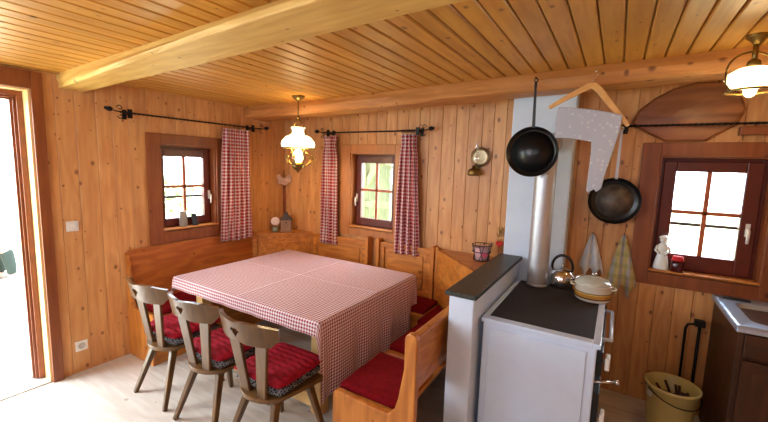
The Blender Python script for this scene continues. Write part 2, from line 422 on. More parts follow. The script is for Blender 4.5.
# ceiling: grooved boards along y, sloping up slightly to the right
mb = MB(); x = -.02
while x < XR:
    x1 = min(x+.106, XR+.05); pid = random.random()*100
    g = .0035; zz = lambda q: ceilz(q)
    prof = [(x+g, .03), (x+g, .007), (x+g+.007, 0), (x1-g-.007, 0), (x1-g, .007), (x1-g, .03)]
    n = len(prof); vs = [(a, yy, zz(a)+d) for yy in (YF, .0) for a, d in prof]
    mb.add(vs, [(i, i+1, n+i+1, n+i) for i in range(n-1)]+[tuple(range(n)), tuple(range(2*n-1, n-1, -1))], False, pid)
    x = x1
mb.add([(a, yy, ceilz(a)+d) for a in (-.25, XR+.2) for yy in (YF-.2, .25) for d in (.029, .1)],
       [(0, 1, 3, 2), (4, 6, 7, 5), (0, 4, 5, 1), (2, 3, 7, 6), (0, 2, 6, 4), (1, 5, 7, 3)])
struct('ceiling', mb, 'ceil')
# hewn beams
def hewn(name, prof, x0, x1, label, wob=.008, taper=lambda x, j: 0):
    mb = MB(); N = 40; vs = []; n = len(prof); rnd = random.Random(name)
    ph = [(rnd.uniform(0, 6), rnd.uniform(2, 5), rnd.uniform(0, 6), rnd.uniform(7, 12)) for _ in prof]
    for i in range(N+1):
        x = x0+(x1-x0)*i/N
        for j, ((yy, dz, top), (p1, f1, p2, f2)) in enumerate(zip(prof, ph)):
            yy += taper(x, j)
            w = 0 if top else wob*(math.sin(x*f1+p1)+.5*math.sin(x*f2+p2))
            vs.append((x, yy+w, ceilz(x)-dz+(0 if top else w*.7)))
    fs = [(i*n+j, i*n+(j+1) % n, (i+1)*n+(j+1) % n, (i+1)*n+j) for i in range(N) for j in range(n)]
    fs += [tuple(range(n)), tuple(N*n+j for j in range(n))]
    mb.add(vs, fs, False, 3.3)
    o = struct(name, mb, 'beam' if name == 'trim_1' else 'beam2', bevel=.008); o['label'] = label; return o
hewn('trim_1', [(-2.262, -.01, 1), (-2.29, .035, 0), (-2.375, .075, 0), (-2.36, .098, 0), (-2.10, .105, 0), (-2.065, .075, 0), (-2.07, -.01, 1)], .002, XR, 'big pale hewn beam across the ceiling', taper=lambda x, j: (0, .03, .11, .11, 0, 0, 0)[j]*max(0, 1-x/2.3))
hewn('trim_2', [(-.50, -.01, 1), (-.515, .05, 0), (-.515, .105, 0), (-.49, .125, 0), (-.27, .125, 0), (-.25, .10, 0), (-.25, -.01, 1)], .002, XR, 'hewn beam along the back wall', taper=lambda x, j: -.09*max(0, 1-x/1.2) if j < 4 else 0)

# ---------------------------------------------------------------- windows
def tbox(mb, T, a0, a1, d0, d1, z0, z1, c=0):
    A = T(a0, d0, z0); B = T(a1, d1, z1)
    mb.box(min(A[0], B[0]), max(A[0], B[0]), min(A[1], B[1]), max(A[1], B[1]), z0, z1, c=c)
def window(name, T, outer, op, gl, handle_at, barz, cmat='casing'):
    a0, a1, z0, z1 = outer; b0, b1, c0, c1 = op; g0, g1, h0, h1 = gl
    mb = MB()
    tbox(mb, T, a0, b0, -.022, 0, z0, z1, .004); tbox(mb, T, b1, a1, -.022, 0, z0, z1, .004)
    tbox(mb, T, b0, b1, -.022, 0, c1, z1, .004); tbox(mb, T, b0, b1, -.022, 0, z0, c0, .004)
    e = .012
    tbox(mb, T, b0, b0+e, 0, .25, c0, c1); tbox(mb, T, b1-e, b1, 0, .25, c0, c1)
    tbox(mb, T, b0+e, b1-e, 0, .25, c1-e, c1); tbox(mb, T, b0+e, b1-e, 0, .25, c0, c0+e)
    cas = struct(name, mb, cmat)
    mb = MB(); f0, f1, k0, k1 = b0+e, b1-e, c0+e, c1-e; w = .03
    tbox(mb, T, f0, f0+w, .085, .15, k0, k1, .003); tbox(mb, T, f1-w, f1, .085, .15, k0, k1, .003)
    tbox(mb, T, f0+w, f1-w, .085, .15, k1-w, k1, .003); tbox(mb, T, f0+w, f1-w, .085, .15, k0, k0+w, .003)
    # sash
    tbox(mb, T, f0+w-.008, g0, .07, .12, k0+w-.008, k1-w+.008, .006); tbox(mb, T, g1, f1-w+.008, .07, .12, k0+w-.008, k1-w+.008, .006)
    tbox(mb, T, g0, g1, .07, .12, h1, k1-w+.008, .006); tbox(mb, T, g0, g1, .07, .12, k0+w-.008, h0, .006)
    fr = mb.build('window_frame', 'redframe', cas)
    mb = MB(); m = (g0+g1)/2; mz = (h0+h1)/2+.01
    tbox(mb, T, m-.014, m+.014, .078, .108, h0, h1, .004); tbox(mb, T, g0, g1, .078, .108, mz-.014, mz+.014, .004)
    mb.build('glazing_bars', 'muntin', fr)
    mb = MB(); tbox(mb, T, g0, g1, .092, .095, h0, h1); mb.build('pane', 'glass', cas)
    mb = MB(); tbox(mb, T, b0-.0, b1+.0, -.035, .07, c0+e, c0+e+.014, .004)
    plab(mb.build('window_sill', 'benchx' if T is TB else 'benchy', cas), 'light wooden sill board')
    mb = MB(); hz = (h0+h1)/2-.10
    mb.tube([T(handle_at, .07, hz+.02), T(handle_at, .045, hz+.02), T(handle_at, .035, hz+.01), T(handle_at, .035, hz-.035), T(handle_at, .04, hz-.075)], [.011, .009, .010, .009, .008], 10)
    tbox(mb, T, handle_at-.012, handle_at+.012, .064, .071, hz-.03, hz+.06)
    plab(mb.build('handle', 'whitepl', cas), 'cream lever handle')
    if barz:
        mb = MB(); mb.tube([T(b0, .2, barz), T(b1, .2, barz)], .013, 8); plab(mb.build('grille_bar', 'iron', cas), 'dark bar outside the pane')
    return cas
window('window_1', TL, (-1.657, -.86, .962, 1.99), W1, (-1.462, -1.058, 1.182, 1.782), -1.005, 1.38)
window('window_2', TB, (.932, 1.76, .965, 1.978), W2, (1.148, 1.558, 1.16, 1.78), 1.098, 0, 'casing2')
window('window_3', TB, (3.758, 4.60, .93, 1.985), W3, (3.984, 4.366, 1.17, 1.78), 4.41, 1.385)

# ---------------------------------------------------------------- door
mb = MB()
mb.box(.0, .028, DR[1], DR[1]+.068, 0, 2.345, c=.004); mb.box(0, .028, DR[0]-.092, DR[0], 0, 2.345, c=.004)
mb.box(0, .03, DR[0], DR[1], DR[3], 2.345, c=.004)
door = struct('door_1', mb, 'casing')
mb = MB(); e = .012
mb.box(-.25, 0, DR[1]-e, DR[1], 0, DR[3]); mb.box(-.25, 0, DR[0], DR[0]+e, 0, DR[3]); mb.box(-.25, 0, DR[0]+e, DR[1]-e, DR[3]-e, DR[3])
plab(mb.build('door_jamb', wood('sun toned pine jamb', L(236, 206, 150), L(220, 180, 116), 'Z', .5, .05), door), 'pale sunlit-toned lining of the door opening')  # sunlight on the reveal is put into this paler pine colour
mb = MB()
for s, y0 in ((1, DR[1]-e), (-1, DR[0]+e)):
    for k, (w, d0, d1) in enumerate(((.035, .10, .20), (.052, .12, .18), (.066, .135, .165))):
        mb.box(-d1, -d0, min(y0, y0-s*w), max(y0, y0-s*w), .02, DR[3]-e-w, c=.003)
for w, d0, d1 in ((.035, .10, .20), (.052, .12, .18), (.066, .135, .165)):
    mb.box(-d1, -d0, DR[0]+e, DR[1]-e, DR[3]-e-w, DR[3]-e, c=.003)
mb.build('door_frame', plain('brown lacquered door wood', L(134, 72, 42), .3, var=.12), door)
mb = MB(); mb.box(-.2, .0, DR[0], DR[1], -.05, .012, c=.004); th = mb.build('threshold', 'floor', door)
mb = MB(); mb.box(-.20, -.175, DR[0]+e, DR[1]-e, .012, .022, c=.003); plab(mb.build('rail', 'steel', th), 'metal weather rail')

# ---------------------------------------------------------------- outside
mb = MB(); mb.box(-30, 30, .26, 30, -.9, -.45); mb.box(-30, -.26, -30, .26, -.5, -.12)
struct('ground', mb, 'grass')
mb = MB(); rnd = random.Random(3)
for i in range(7):
    for j in range(8):
        x = -.35-i*.62; y = -4.6+j*.62
        mb.box(x-.60+rnd.uniform(0, .03), x-rnd.uniform(0, .03), y+rnd.uniform(0, .03), y+.6, -.14, -.06-rnd.uniform(0, .01), c=.01)
struct('terrace', mb, 'rock')

# wainscot behind the left bench is the bench's own back
# ================================================================= FURNITURE
# ---------------- table
tb = thing('dining_table', 'large rectangular wooden dining table hidden under the checked cloth', 'table', (1.29, -1.01, 0))
mb = MB(); mb.box(.455, 2.07, -1.67, -.37, .715, .752, c=.006); mb.build('tabletop', 'tablewood', tb)
for x in (.60, 1.95):
    for y in (-1.52, -.52):
        mb = MB(); mb.cbox(x-.045, x+.045, y-.045, y+.045, 0, .715, .006); mb.build('leg', 'tablewood', tb)
mb = MB(); mb.box(.645, 1.905, -1.55, -1.49, .03, .13, c=.005); mb.build('foot_rail', 'tablewood', tb)
mb = MB(); mb.box(.645, 1.905, -.55, -.49, .03, .13, c=.005); mb.build('foot_rail', 'tablewood', tb)
mb = MB(); mb.box(.645, 1.905, -1.54, -1.50, .60, .715); mb.build('apron', 'tablewood', tb)
# ---------------- tablecloth
def cloth_fn():
    x0, x1, y0, y1, zt = .443, 2.082, -1.685, -.355, .757
    dl, dr, df, db = .14, .55, .10, .20
    U0, U1, V0, V1 = x0-dl, x1+dr, y0-df, y1+db
    nu, nv = 150, 116; mb = MB(); vs = []; uv = []
    for j in range(nv+1):
        for i in range(nu+1):
            u = U0+(U1-U0)*i/nu; v = V0+(V1-V0)*j/nv
            a = max(u-x1, 0)-max(x0-u, 0); b = max(v-y1, 0)-max(y0-v, 0)
            cx = min(max(u, x0), x1); cy = min(max(v, y0), y1); h = math.hypot(a, b)
            z = zt
            if h > 0:
                th = math.atan2(abs(b), abs(a)); sx = 1 if a > 0 else -1; sy = 1 if b > 0 else -1
                if a == 0: sx = 0
                if b == 0: sy = 0
                corner = (a != 0 and b != 0)
                drop = h*(1+(.62*math.sin(2*th)**.7 if corner else 0))
                rr = .012*min(1, h/.02)
                along = (v if a != 0 and b == 0 else u)
                rip = min(h, .3)*.028*(math.sin(along*21)+.5*math.sin(along*37+1)) if not corner else min(h, .3)*.05*math.sin(2*th)
                out = rr+rip+.012*min(1, h/.1)
                cx += out*(math.cos(th) if a else 0)*(sx if a else 0); cy += out*(math.sin(th) if b else 0)*(sy if b else 0)
                z = zt-max(drop-.006, 0) if drop > .012 else zt-drop*drop*40
            else:
                z += .007*math.exp(-((u-1.27)/.009)**2)+.004*math.exp(-((v+1.0)/.009)**2)
                z += .0012*(math.sin(u*9+v*4)+math.sin(v*13-u*5))
            vs.append((cx, cy, z)); uv.append((u, v))
    w = nu+1
    mb.add(vs, [(j*w+i, j*w+i+1, (j+1)*w+i+1, (j+1)*w+i) for j in range(nv) for i in range(nu)], True)
    mb.uv = uv; return mb
o = cloth_fn().build('tablecloth', 'cloth', origin=(1.29, -1.01, .757), fixn=False)
tag(o, 'red and white checked tablecloth hanging off the right end of the table', 'tablecloth')

# ---------------- chairs
def make_chair():
    t = thing('dining_chair', '', 'chair', (0, 0, 0), 0, 'brown chairs along the front of the table')
    # local: seat centre rear edge at y=0, seat runs to +y
    prof = []
    N = 20
    for i in range(N+1):                       # rounded rear of the seat board
        a = PI+PI*i/N; prof.append((.175*math.cos(a), .12+.135*math.sin(a)))
    prof += [(.205, .30), (.21, .385), (.195, .405), (-.195, .405), (-.21, .385), (-.205, .30)]
    mb = MB(); mb.prism(prof, (0, 0, .395), (1, 0, 0), (0, 1, 0), (0, 0, .028)); mb.build('seat', 'chairy', t, world=False, bevel=.006)
    for q in (.06, .29):
        mb = MB(); mb.box(-.14, .14, q, q+.06, .372, .395); mb.build('seat_batten', 'chairy', t, world=False, bevel=.004)
    for sx, y0, y1, x0, x1 in ((-1, .09, -.035, .115, .20), (1, .09, -.035, .115, .20), (-1, .33, .42, .14, .205), (1, .33, .42, .14, .205)):
        mb = MB(); mb.obox((sx*x1, y1, 0), (sx*x0, y0, .385), .028, .028, (0, 1, 0), w2=.044, h2=.044)
        mb.build('leg', 'chair', t, world=False, bevel=.006)
    for s in (-1, 1):
        mb = MB(); mb.obox((s*.068, .03, .41), (s*.125, -.015, .81), .072, .02, (0, 1, 0), w2=.095); mb.build('back_slat', 'chair', t, world=False, bevel=.004)
    # curved crest rail with a heart cut through it
    bm = MB(); R_ = .38; n = 40; half = .68
    def pt(i, z, off):
        a = -half+2*half*i/n; r = R_+off
        return (r*math.sin(a), -.045+R_-.02-r*math.cos(a)-(z-.8)*.2, z)
    def ztop(i):
        q = abs(i/n-.5)*2
        return .903-.006*math.exp(-(q/.12)**2)+.004*math.exp(-((q-.35)/.2)**2)-.018*max(0, q-.6)/.4
    def zbot(i):
        q = abs(i/n-.5)*2
        return .776+.012*math.exp(-(q/.2)**2)-.0*q + (.05*((q-.8)/.2) if q > .8 else 0)
    def heart(i):
        """heart hole limits at column i"""
        q = (i-n/2)/n*2*half*R_
        w = .030
        if abs(q) >= w: return None
        u = abs(q)/w; top = .866-.006*(1-min(1, u*3))+.0-(.010*max(0, u-.6)/.4); bot = .808+.040*u
        return (bot, top)
    vs = []; fs = []
    rows = 4
    for off in (0, .022):
        for i in range(n+1):
            b, t_ = zbot(i), ztop(i); h = heart(i)
            if h: zs = (b, h[0], h[1], t_)
            else: zs = (b, .844, .844, t_)
            for z in zs: vs.append(pt(i, z, off))
    K = (n+1)*4
    for s in range(2):
        for i in range(n):
            a = s*K+i*4; b = a+4
            fs += [(a, b, b+1, a+1), (a+2, b+2, b+3, a+3)]
    for i in range(n):
        a, b = i*4, i*4+4
        fs += [(a, b, b+K, a+K), (a+3, b+3, b+3+K, a+3+K)]
        if heart(i) or heart(i+1): fs += [(a+1, b+1, b+1+K, a+1+K), (a+2, b+2, b+2+K, a+2+K)]
    for i in (0, n): fs += [(i*4, i*4+1, i*4+1+K, i*4+K), (i*4+2, i*4+3, i*4+3+K, i*4+2+K)]
    bm.add(vs, fs, False)
    o = bm.build('crest_rail', 'chair', t, world=False); plab(o, 'curved top rail with a heart shaped hole')
    return t
def make_chair_cushion():
    t = thing('chair_cushion', '', 'cushion', (0, 0, 0), 0, 'red ribbed cushions on the chairs')
    def pad(w, d, z, h, rib, nu, nv, name, mat):
        mb = MB(); vs = []; 
        for side in (1, 0):
            for j in range(nv+1):
                for i in range(nu+1):
                    u, v = i/nu*2-1, j/nv*2-1
                    e = max(0, 1-abs(u)**6)*max(0, 1-abs(v)**6); e = e**.5
                    k = .5+.5*abs(math.sin((v*rib*PI/2)+abs(((u*2.5) % 1)-.5)*1.4)) if rib else 1
                    zz = z+h/2+(h/2*e*k if side else -h/2*e)
                    rnd = 1-.04*(u*v)**2
                    vs.append((u*w/2*rnd, v*d/2*rnd, zz))
        W = nu+1; K = W*(nv+1); fs = []
        for j in range(nv):
            for i in range(nu):
                q = (j*W+i, j*W+i+1, (j+1)*W+i+1, (j+1)*W+i); fs += [q, tuple(K+p for p in q[::-1])]
        bd = [j for j in range(nu)]+[j*W+nu for j in range(nv)]+[nv*W+nu-j for j in range(nu)]+[(nv-j)*W for j in range(nv)]
        for p, q in zip(bd, bd[1:]+bd[:1]): fs.append((p, K+p, K+q, q))
        mb.add(vs, fs, True); return mb.build(name, mat, t, world=False)
    plab(pad(.40, .40, 0, .05, 0, 16, 16, 'under_pad', 'pad'), 'black and grey patterned pad under the red cushion')
    plab(pad(.41, .41, .046, .068, 9, 60, 60, 'cushion_top', 'red2'), 'red ribbed cushion')
    return t
ch0 = make_chair(); cu0 = make_chair_cushion()
for i, (x, ry, w) in enumerate(((.86, .0, 'nearest the left wall and open door'), (1.40, .03, 'middle one of three along the table'), (1.925, -.02, 'nearest the bench end panel and the hanging cloth corner'))):
    c = ch0 if i == 0 else copy_tree(ch0)
    c.matrix_basis = Matrix.Translation((x, -2.095, 0)) @ Matrix.Rotation(ry, 4, 'Z'); c['label'] = 'brown wooden chair with heart hole, '+w
    k = cu0 if i == 0 else copy_tree(cu0)
    k.matrix_basis = Matrix.Translation((x-.012, -2.095+.242, .4235)) @ Matrix.Rotation(ry+(.04, -.05, .03)[i], 4, 'Z')
    k['label'] = 'red ribbed cushion with dark figured pad on the chair '+('beside the left wall', 'in the middle of the row', 'nearest the hanging cloth corner')[i]

# ---------------- benches
def post(mb, x0, x1, y0, y1, z0, z1, axis='y'):
    """board-like post with a rounded head"""
    if axis == 'y':                      # head rounds in the x-z plane
        w = (x1-x0)/2; c = (x0+x1)/2; poly = [(x0, z0), (x1, z0), (x1, z1-w)]+[(c+w*math.cos(a), z1-w+w*math.sin(a)) for a in [PI*k/8 for k in range(1, 8)]]+[(x0, z1-w)]
        mb.prism(poly, (0, y0, 0), (1, 0, 0), (0, 0, 1), (0, y1-y0, 0))
    return mb
def framed_panel(parent, o, u, w, z0, z1, n, mat='benchx', th=.028):
    """frame-and-panel back: o start point, u direction along, n towards the room"""
    o, u, n = Vector(o), Vector(u).normalized(), Vector(n).normalized()
    def q(mb, a0, a1, b0, b1, d0, d1, c=0):
        mb.prism([(a0, b0), (a1, b0), (a1, b1), (a0, b1)], o+n*d0, u, (0, 0, 1), n*(d1-d0))
    fr = .055
    mb = MB(); q(mb, 0, w, z0, z0+fr, 0, th); q(mb, 0, w, z1-fr, z1, 0, th); q(mb, 0, fr, z0+fr, z1-fr, 0, th); q(mb, w-fr, w, z0+fr, z1-fr, 0, th)
    f = mb.build('back_frame', mat, parent, bevel=.004)
    mb = MB(); q(mb, fr, w-fr, z0+fr, z1-fr, 0, th*.45); q(mb, fr+.035, w-fr-.035, z0+fr+.035, z1-fr-.035, 0, th*.8)
    mb.build('back_panel', mat, parent, bevel=.006)
# left bench
lb = thing('wall_bench', 'pine bench with low panelled back along the left wall behind the chairs', 'bench', (.2, -1.2, 0))
mb = MB(); mb.box(.0, .43, -1.84, -.50, .40, .43, c=.005); mb.build('seat', 'benchy', lb)
mb = MB(); mb.box(.003, .022, -1.84, -.50, .43, .955, c=.005); plab(mb.build('backrest', 'wallh', lb), 'wide boards with lying grain')
mb = MB()
poly = [(.003, 0), (.40, 0), (.43, .36), (.435, .44), (.40, .455), (.12, .455), (.075, .52), (.035, .90), (.003, .93)]
mb.prism(poly, (0, -1.87, 0), (1, 0, 0), (0, 0, 1), (0, .028, 0)); mb.build('end_panel', 'bench', lb, bevel=.005)
mb = MB(); mb.box(.37, .395, -1.84, -.50, 0, .40); mb.build('front_board', 'benchy', lb, bevel=.003)
# corner seat-back left: diagonal panel and its shelf
d1 = thing('corner_shelf', 'diagonal panelled back with shelf in the far left corner', 'shelf', (.2, -.2, 0))
s2 = math.sqrt(.5)
framed_panel(d1, (.004, -.504, 0), (1, 1, 0), .70, .46, .905, (1, -1, 0))
mb = MB(); mb.prism([(.003, -.003), (.003, -.50), (.035, -.53), (.53, -.035), (.50, -.003)], (0, 0, .90), (1, 0, 0), (0, 1, 0), (0, 0, .022)); mb.build('shelf_board', 'benchx', d1, bevel=.004)
# back bench
bb = thing('wall_bench', 'pine bench with two panelled backs under the middle window', 'bench', (1.4, -.25, 0))
mb = MB(); mb.box(.50, 2.24, -.46, -.003, .40, .43, c=.005); mb.build('seat', 'benchx', bb)
mb = MB(); mb.box(.435, 2.25, -.42, -.395, 0, .40); mb.build('front_board', 'benchx', bb)
framed_panel(bb, (.56, -.045, 0), (1, 0, 0), .775, .43, .93, (0, -1, 0))
framed_panel(bb, (1.515, -.045, 0), (1, 0, 0), .60, .43, .95, (0, -1, 0))
for x0 in (1.335, 1.475, 2.115):
    mb = MB(); post(mb, x0, x0+.042, -.10, -.003, .43, .985); mb.build('post', 'bench', bb, bevel=.006)
# right bench
rb = thing('side_bench', 'pine bench at the right end of the table with a rounded end post', 'bench', (2.55, -1.1, 0))
mb = MB(); mb.box(2.285, 2.72, -1.74, -.62, .385, .412, c=.005); mb.build('seat', 'benchy', rb)
mb = MB()
prof = [(2.285, 0), (2.80, 0), (2.824, .45), (2.824, .80)]
prof += [(2.788+.036*math.cos(a), .868+.036*math.sin(a)) for a in [PI*k/10 for k in range(0, 11)]]
prof += [(2.752, .70), (2.722, .52), (2.70, .45), (2.665, .418), (2.60, .416), (2.45, .42), (2.33, .43), (2.29, .42), (2.28, .39)]
mb.prism(prof, (0, -1.785, 0), (1, 0, 0), (0, 0, 1), (0, .042, 0)); mb.build('end_panel', 'bench', rb, bevel=.008)
mb = MB(); mb.prism([(2.735, .52), (2.772, .52), (2.800, .845), (2.768, .85)], (0, -1.743, 0), (1, 0, 0), (0, 0, 1), (0, 1.0, 0)); mb.build('backrest', 'benchy', rb, bevel=.006)
mb = MB(); mb.prism([(2.758, .845), (2.808, .845), (2.808, .875), (2.758, .875)], (0, -1.743, 0), (1, 0, 0), (0, 0, 1), (0, 1.0, 0)); mb.build('top_rail', 'benchy', rb, bevel=.008)
mb = MB(); mb.box(2.32, 2.345, -1.743, -.62, 0, .385); mb.build('front_board', 'benchy', rb)
# right corner diagonal
d2 = thing('corner_shelf', 'plain diagonal pine back with shelf between middle window and grey topped half wall', 'shelf', (2.5, -.3, 0))
mb = MB(); o_ = Vector((2.19, -.045, 0)); u_ = Vector((s2, -s2, 0)); n_ = Vector((-s2, -s2, 0))
mb.prism([(0, .43), (.86, .43), (.86, .955), (0, .955)], o_, u_, (0, 0, 1), n_*.026); mb.build('back_board', 'benchx', d2, bevel=.006)
mb = MB(); mb.prism([(2.195, -.003), (2.20, -.045), (2.80, -.645), (2.822, -.62), (2.822, -.003)], (0, 0, .935), (1, 0, 0), (0, 1, 0), (0, 0, .02)); mb.build('shelf_board', 'benchx', d2)
mb = MB(); post(mb, 2.165, 2.198, -.09, -.05, .43, .985); mb.build('post', 'bench', d2, bevel=.006)
mb = MB(); mb.prism([(2.245, -.10), (2.245, -.615), (2.72, -.615)], (0, 0, .385), (1, 0, 0), (0, 1, 0), (0, 0, .027)); mb.build('seat', 'benchx', d2)
# bench cushions
def cushion(poly, z, h, name, label, group=None):
    """flat stuffed cushion over a polygon, softly rounded"""
    n = len(poly); cx = sum(p[0] for p in poly)/n; cy = sum(p[1] for p in poly)/n
    mb = MB(); rings = [(1, .0), (1.012, .25), (1.012, .7), (.985, .95), (.90, 1.0), (.6, 1.06), (.3, 1.08)]
    P = []
    for k in range(n):                      # densify edges
        a, b = poly[k], poly[(k+1) % n]
        for j in range(8): f = j/8; P.append((a[0]+(b[0]-a[0])*f, a[1]+(b[1]-a[1])*f))
    m = len(P); vs = []; fs = []
    for s, f in rings:
        for p in P: vs.append((cx+(p[0]-cx)*s, cy+(p[1]-cy)*s, z+h*f+.0015*math.sin(p[0]*31)*math.sin(p[1]*27)))
    for i in range(len(rings)-1):
        for j in range(m): fs.append((i*m+j, i*m+(j+1) % m, (i+1)*m+(j+1) % m, (i+1)*m+j))
    vs.append((cx, cy, z+h*1.08)); T = len(vs)-1; b0 = (len(rings)-1)*m
    for j in range(m): fs.append((b0+j, b0+(j+1) % m, T))
    fs.append(tuple(range(m-1, -1, -1)))
    mb.add(vs, fs, True); return tag(mb.build(name, 'red'), label, 'cushion', group)
g_ = 'flat red bench cushions'
cushion([(2.30, -1.73), (2.68, -1.73), (2.70, -1.28), (2.30, -1.28)], .414, .04, 'bench_cushion', 'flat dark red cushion on the right bench beside the rounded end post', g_)
cushion([(2.30, -1.15), (2.70, -1.15), (2.69, -.66), (2.30, -.66)], .414, .04, 'bench_cushion', 'flat dark red cushion on the right bench, farther back beside the half wall', g_)
cushion([(2.27, -.635), (2.68, -.635), (2.66, -.60), (2.27, -.20)], .414, .045, 'bench_cushion', 'dark red cushion tucked in the corner against the plain diagonal back', g_)
cushion([(1.72, -.44), (2.23, -.44), (2.23, -.13), (1.72, -.11)], .431, .04, 'bench_cushion', 'flat dark red cushion on the back bench at the table corner', g_)
cushion([(.07, -1.80), (.415, -1.80), (.415, -1.25), (.07, -1.25)], .431, .045, 'bench_cushion', 'red cushion on the left wall bench behind the chairs', g_)
cushion([(.07, -1.2), (.415, -1.2), (.415, -.62), (.07, -.62)], .431, .045, 'bench_cushion', 'red cushion on the left wall bench near the corner', g_)

# ---------------- half wall, chimney, stove
hw = thing('half_wall', 'white painted half wall with dark stone top beside the stove', 'half wall', (2.92, -.8, 0))
mb = MB(); mb.box(2.832, 2.982, -1.39, -.21, 0, 1.015, c=.006); mb.build('masonry', 'plaster', hw)
mb = MB(); mb.box(2.812, 3.0, -1.412, -.205, 1.015, 1.042, c=.004); plab(mb.build('coping_slab', 'slate', hw), 'dark grey stone coping')
cm = MB(); cm.box(2.84, 3.31, -.20, -.02, 0, 2.37, c=.01)
tag(cm.build('chimney', 'plaster'), 'white chimney column rising behind the stove to the ceiling', 'chimney')
st = thing('cooking_stove', 'white enamelled wood stove with dark hob beside the half wall', 'stove', (3.32, -.8, 0))
mb = MB(); mb.box(3.012, 3.605, -1.285, -.36, .06, .865, c=.008); mb.build('body', 'white', st)
mb = MB(); mb.box(3.035, 3.585, -1.245, -.36, .865, .884, c=.003); plab(mb.build('hob', 'hob', st), 'dark cooking plate')
mb = MB(); mb.box(3.006, 3.035, -1.305, -.36, .862, .889, c=.004); mb.box(3.585, 3.622, -1.305, -.36, .862, .889, c=.004); mb.box(3.035, 3.585, -1.305, -1.245, .862, .889, c=.004)
mb.build('rim', 'white', st)
mb = MB(); mb.box(3.05, 3.56, -1.292, -1.285, .10, .83, c=.003); mb.build('side_panel', 'white', st)
for z0, z1, nm in ((.70, .83, 'firebox_door'), (.30, .60, 'oven_door')):
    mb = MB(); mb.box(3.605, 3.635, -1.25, -.42, z0, z1, c=.004); f = plab(mb.build(nm, 'blackpl', st), 'dark enamelled door')
    mb = MB(); mb.box(3.645, 3.668, -1.24, -1.17, (z0+z1)/2-.035, (z0+z1)/2+.035, c=.006); plab(mb.build('knob', 'whitepl', f), 'white knob')
    mb = MB(); mb.tube([(3.63, -1.2, (z0+z1)/2), (3.65, -1.2, (z0+z1)/2)], .008, 8); mb.build('stem', 'chrome', f)
mb = MB(); mb.tube([(3.60, -1.10, .845), (3.665, -1.10, .845), (3.665, -.60, .845), (3.60, -.60, .845)], .010, 8); plab(mb.build('towel_rail', 'white', st), 'white rail along the stove front')
mb = MB()
mb.tube([(3.60, -1.25, .66), (3.705, -1.20, .665)], .007, 8); mb.ball((3.71, -1.198, .666), .013); plab(mb.build('damper_lever', 'chrome', st), 'shiny lever with round end')
mb = MB(); mb.ball((3.64, -1.235, .14), .02); mb.build('lower_knob', 'whitepl', st)
mb = MB(); mb.box(3.05, 3.57, -1.25, -.38, 0, .06); plab(mb.build('plinth', 'blackpl', st), 'dark recessed base')
pp = thing('stove_pipe', 'silver stove pipe rising from the hob in front of the chimney', 'pipe', (3.16, -.42, .885))
mb = MB(); mb.tube([(3.16, -.42, .885)]+[(3.16, -.42, .9+.12*i) for i in range(8)]+[(3.16, -.41, 1.86), (3.16, -.37, 1.94), (3.16, -.30, 1.97), (3.16, -.205, 1.97)], .074, 28); mb.build('pipe', 'steel', pp)
mb = MB(); mb.lathe([(.0765, 0), (.0765, .018)], (3.16, -.42, .886), 28); mb.build('collar', 'steel', pp)

# ---------------- kettle, pot
kt = thing('kettle', 'shiny steel kettle with black handle at the back of the hob', 'kettle', (3.33, -.33, .8845))
kx, ky, kz = 3.325, -.335, .8845
kt.location = (kx, ky, kz)
mb = MB(); mb.lathe([(.078, 0), (.084, .012), (.086, .04), (.080, .075), (.060, .105), (.035, .118), (.0, .12)], (kx, ky, kz), 32); mb.build('body', 'chrome', kt)
mb = MB(); mb.lathe([(.036, .0), (.034, .006), (.0, .012)], (kx, ky, kz+.114), 24); mb.ball((kx, ky, kz+.135), .012); mb.build('lid', 'chrome', kt)
mb = MB(); mb.tube([(kx+.06, ky-.03, kz+.06), (kx+.10, ky-.05, kz+.085), (kx+.125, ky-.06, kz+.11)], [.018, .013, .010], 12); mb.build('spout', 'chrome', kt)
mb = MB(); pts = [(kx-.062+.0, ky+.0, kz+.10)]+[(kx-.005+.066*math.cos(a), ky, kz+.125+.075*math.sin(a)) for a in [PI*(1-k/10) for k in range(11)]]+[(kx+.058, ky, kz+.10)]
mb.tube(pts, [.006]+[.009]*11+[.006], 10); plab(mb.build('handle', 'blackpl', kt), 'arched black handle')
kt.scale = (1.08, 1.08, 1.2)
px, py, pz = 3.540, -.535, .8895
pot = thing('cooking_pot', 'cream enamel pot with brown and yellow bands and lid on the hob', 'pot', (px, py, pz))
def potmat():
    m, t, b = newmat('banded enamel'); tc = t.nodes.new('ShaderNodeTexCoord'); sp = t.nodes.new('ShaderNodeSeparateXYZ'); t.links.new(tc.outputs['Object'], sp.inputs[0])
    r = t.nodes.new('ShaderNodeValToRGB'); r.color_ramp.interpolation = 'CONSTANT'; el = r.color_ramp.elements
    for _ in range(4): el.new(.5)
    for i, (p, c) in enumerate(((0, L(224, 214, 196)), (.18, L(92, 50, 28)), (.26, L(196, 140, 60)), (.44, L(216, 176, 96)), (.52, L(92, 60, 36)), (.56, L(226, 218, 200)))): el[i].position = p; el[i].color = c
    t.links.new(mth(t, 'MULTIPLY', sp.outputs[2], 1/.115), r.inputs[0]); t.links.new(r.outputs[0], b.inputs['Base Color']); b.inputs['Roughness'].default_value = .2
    return m
mb = MB(); mb.lathe([(.0, 0), (.096, 0), (.108, .010), (.111, .03), (.111, .105), (.116, .11), (.116, .115), (.106, .115), (.105, .02), (0, .012)], (px, py, pz), 36); mb.build('body', potmat(), pot)
mb = MB(); mb.lathe([(.114, .116), (.106, .128), (.085, .143), (.05, .155), (.02, .160), (0, .161)], (px, py, pz), 36); plab(mb.build('lid', plain('greenish grey glazed lid', L(196, 202, 190), .15, .2), pot), 'shiny domed lid')
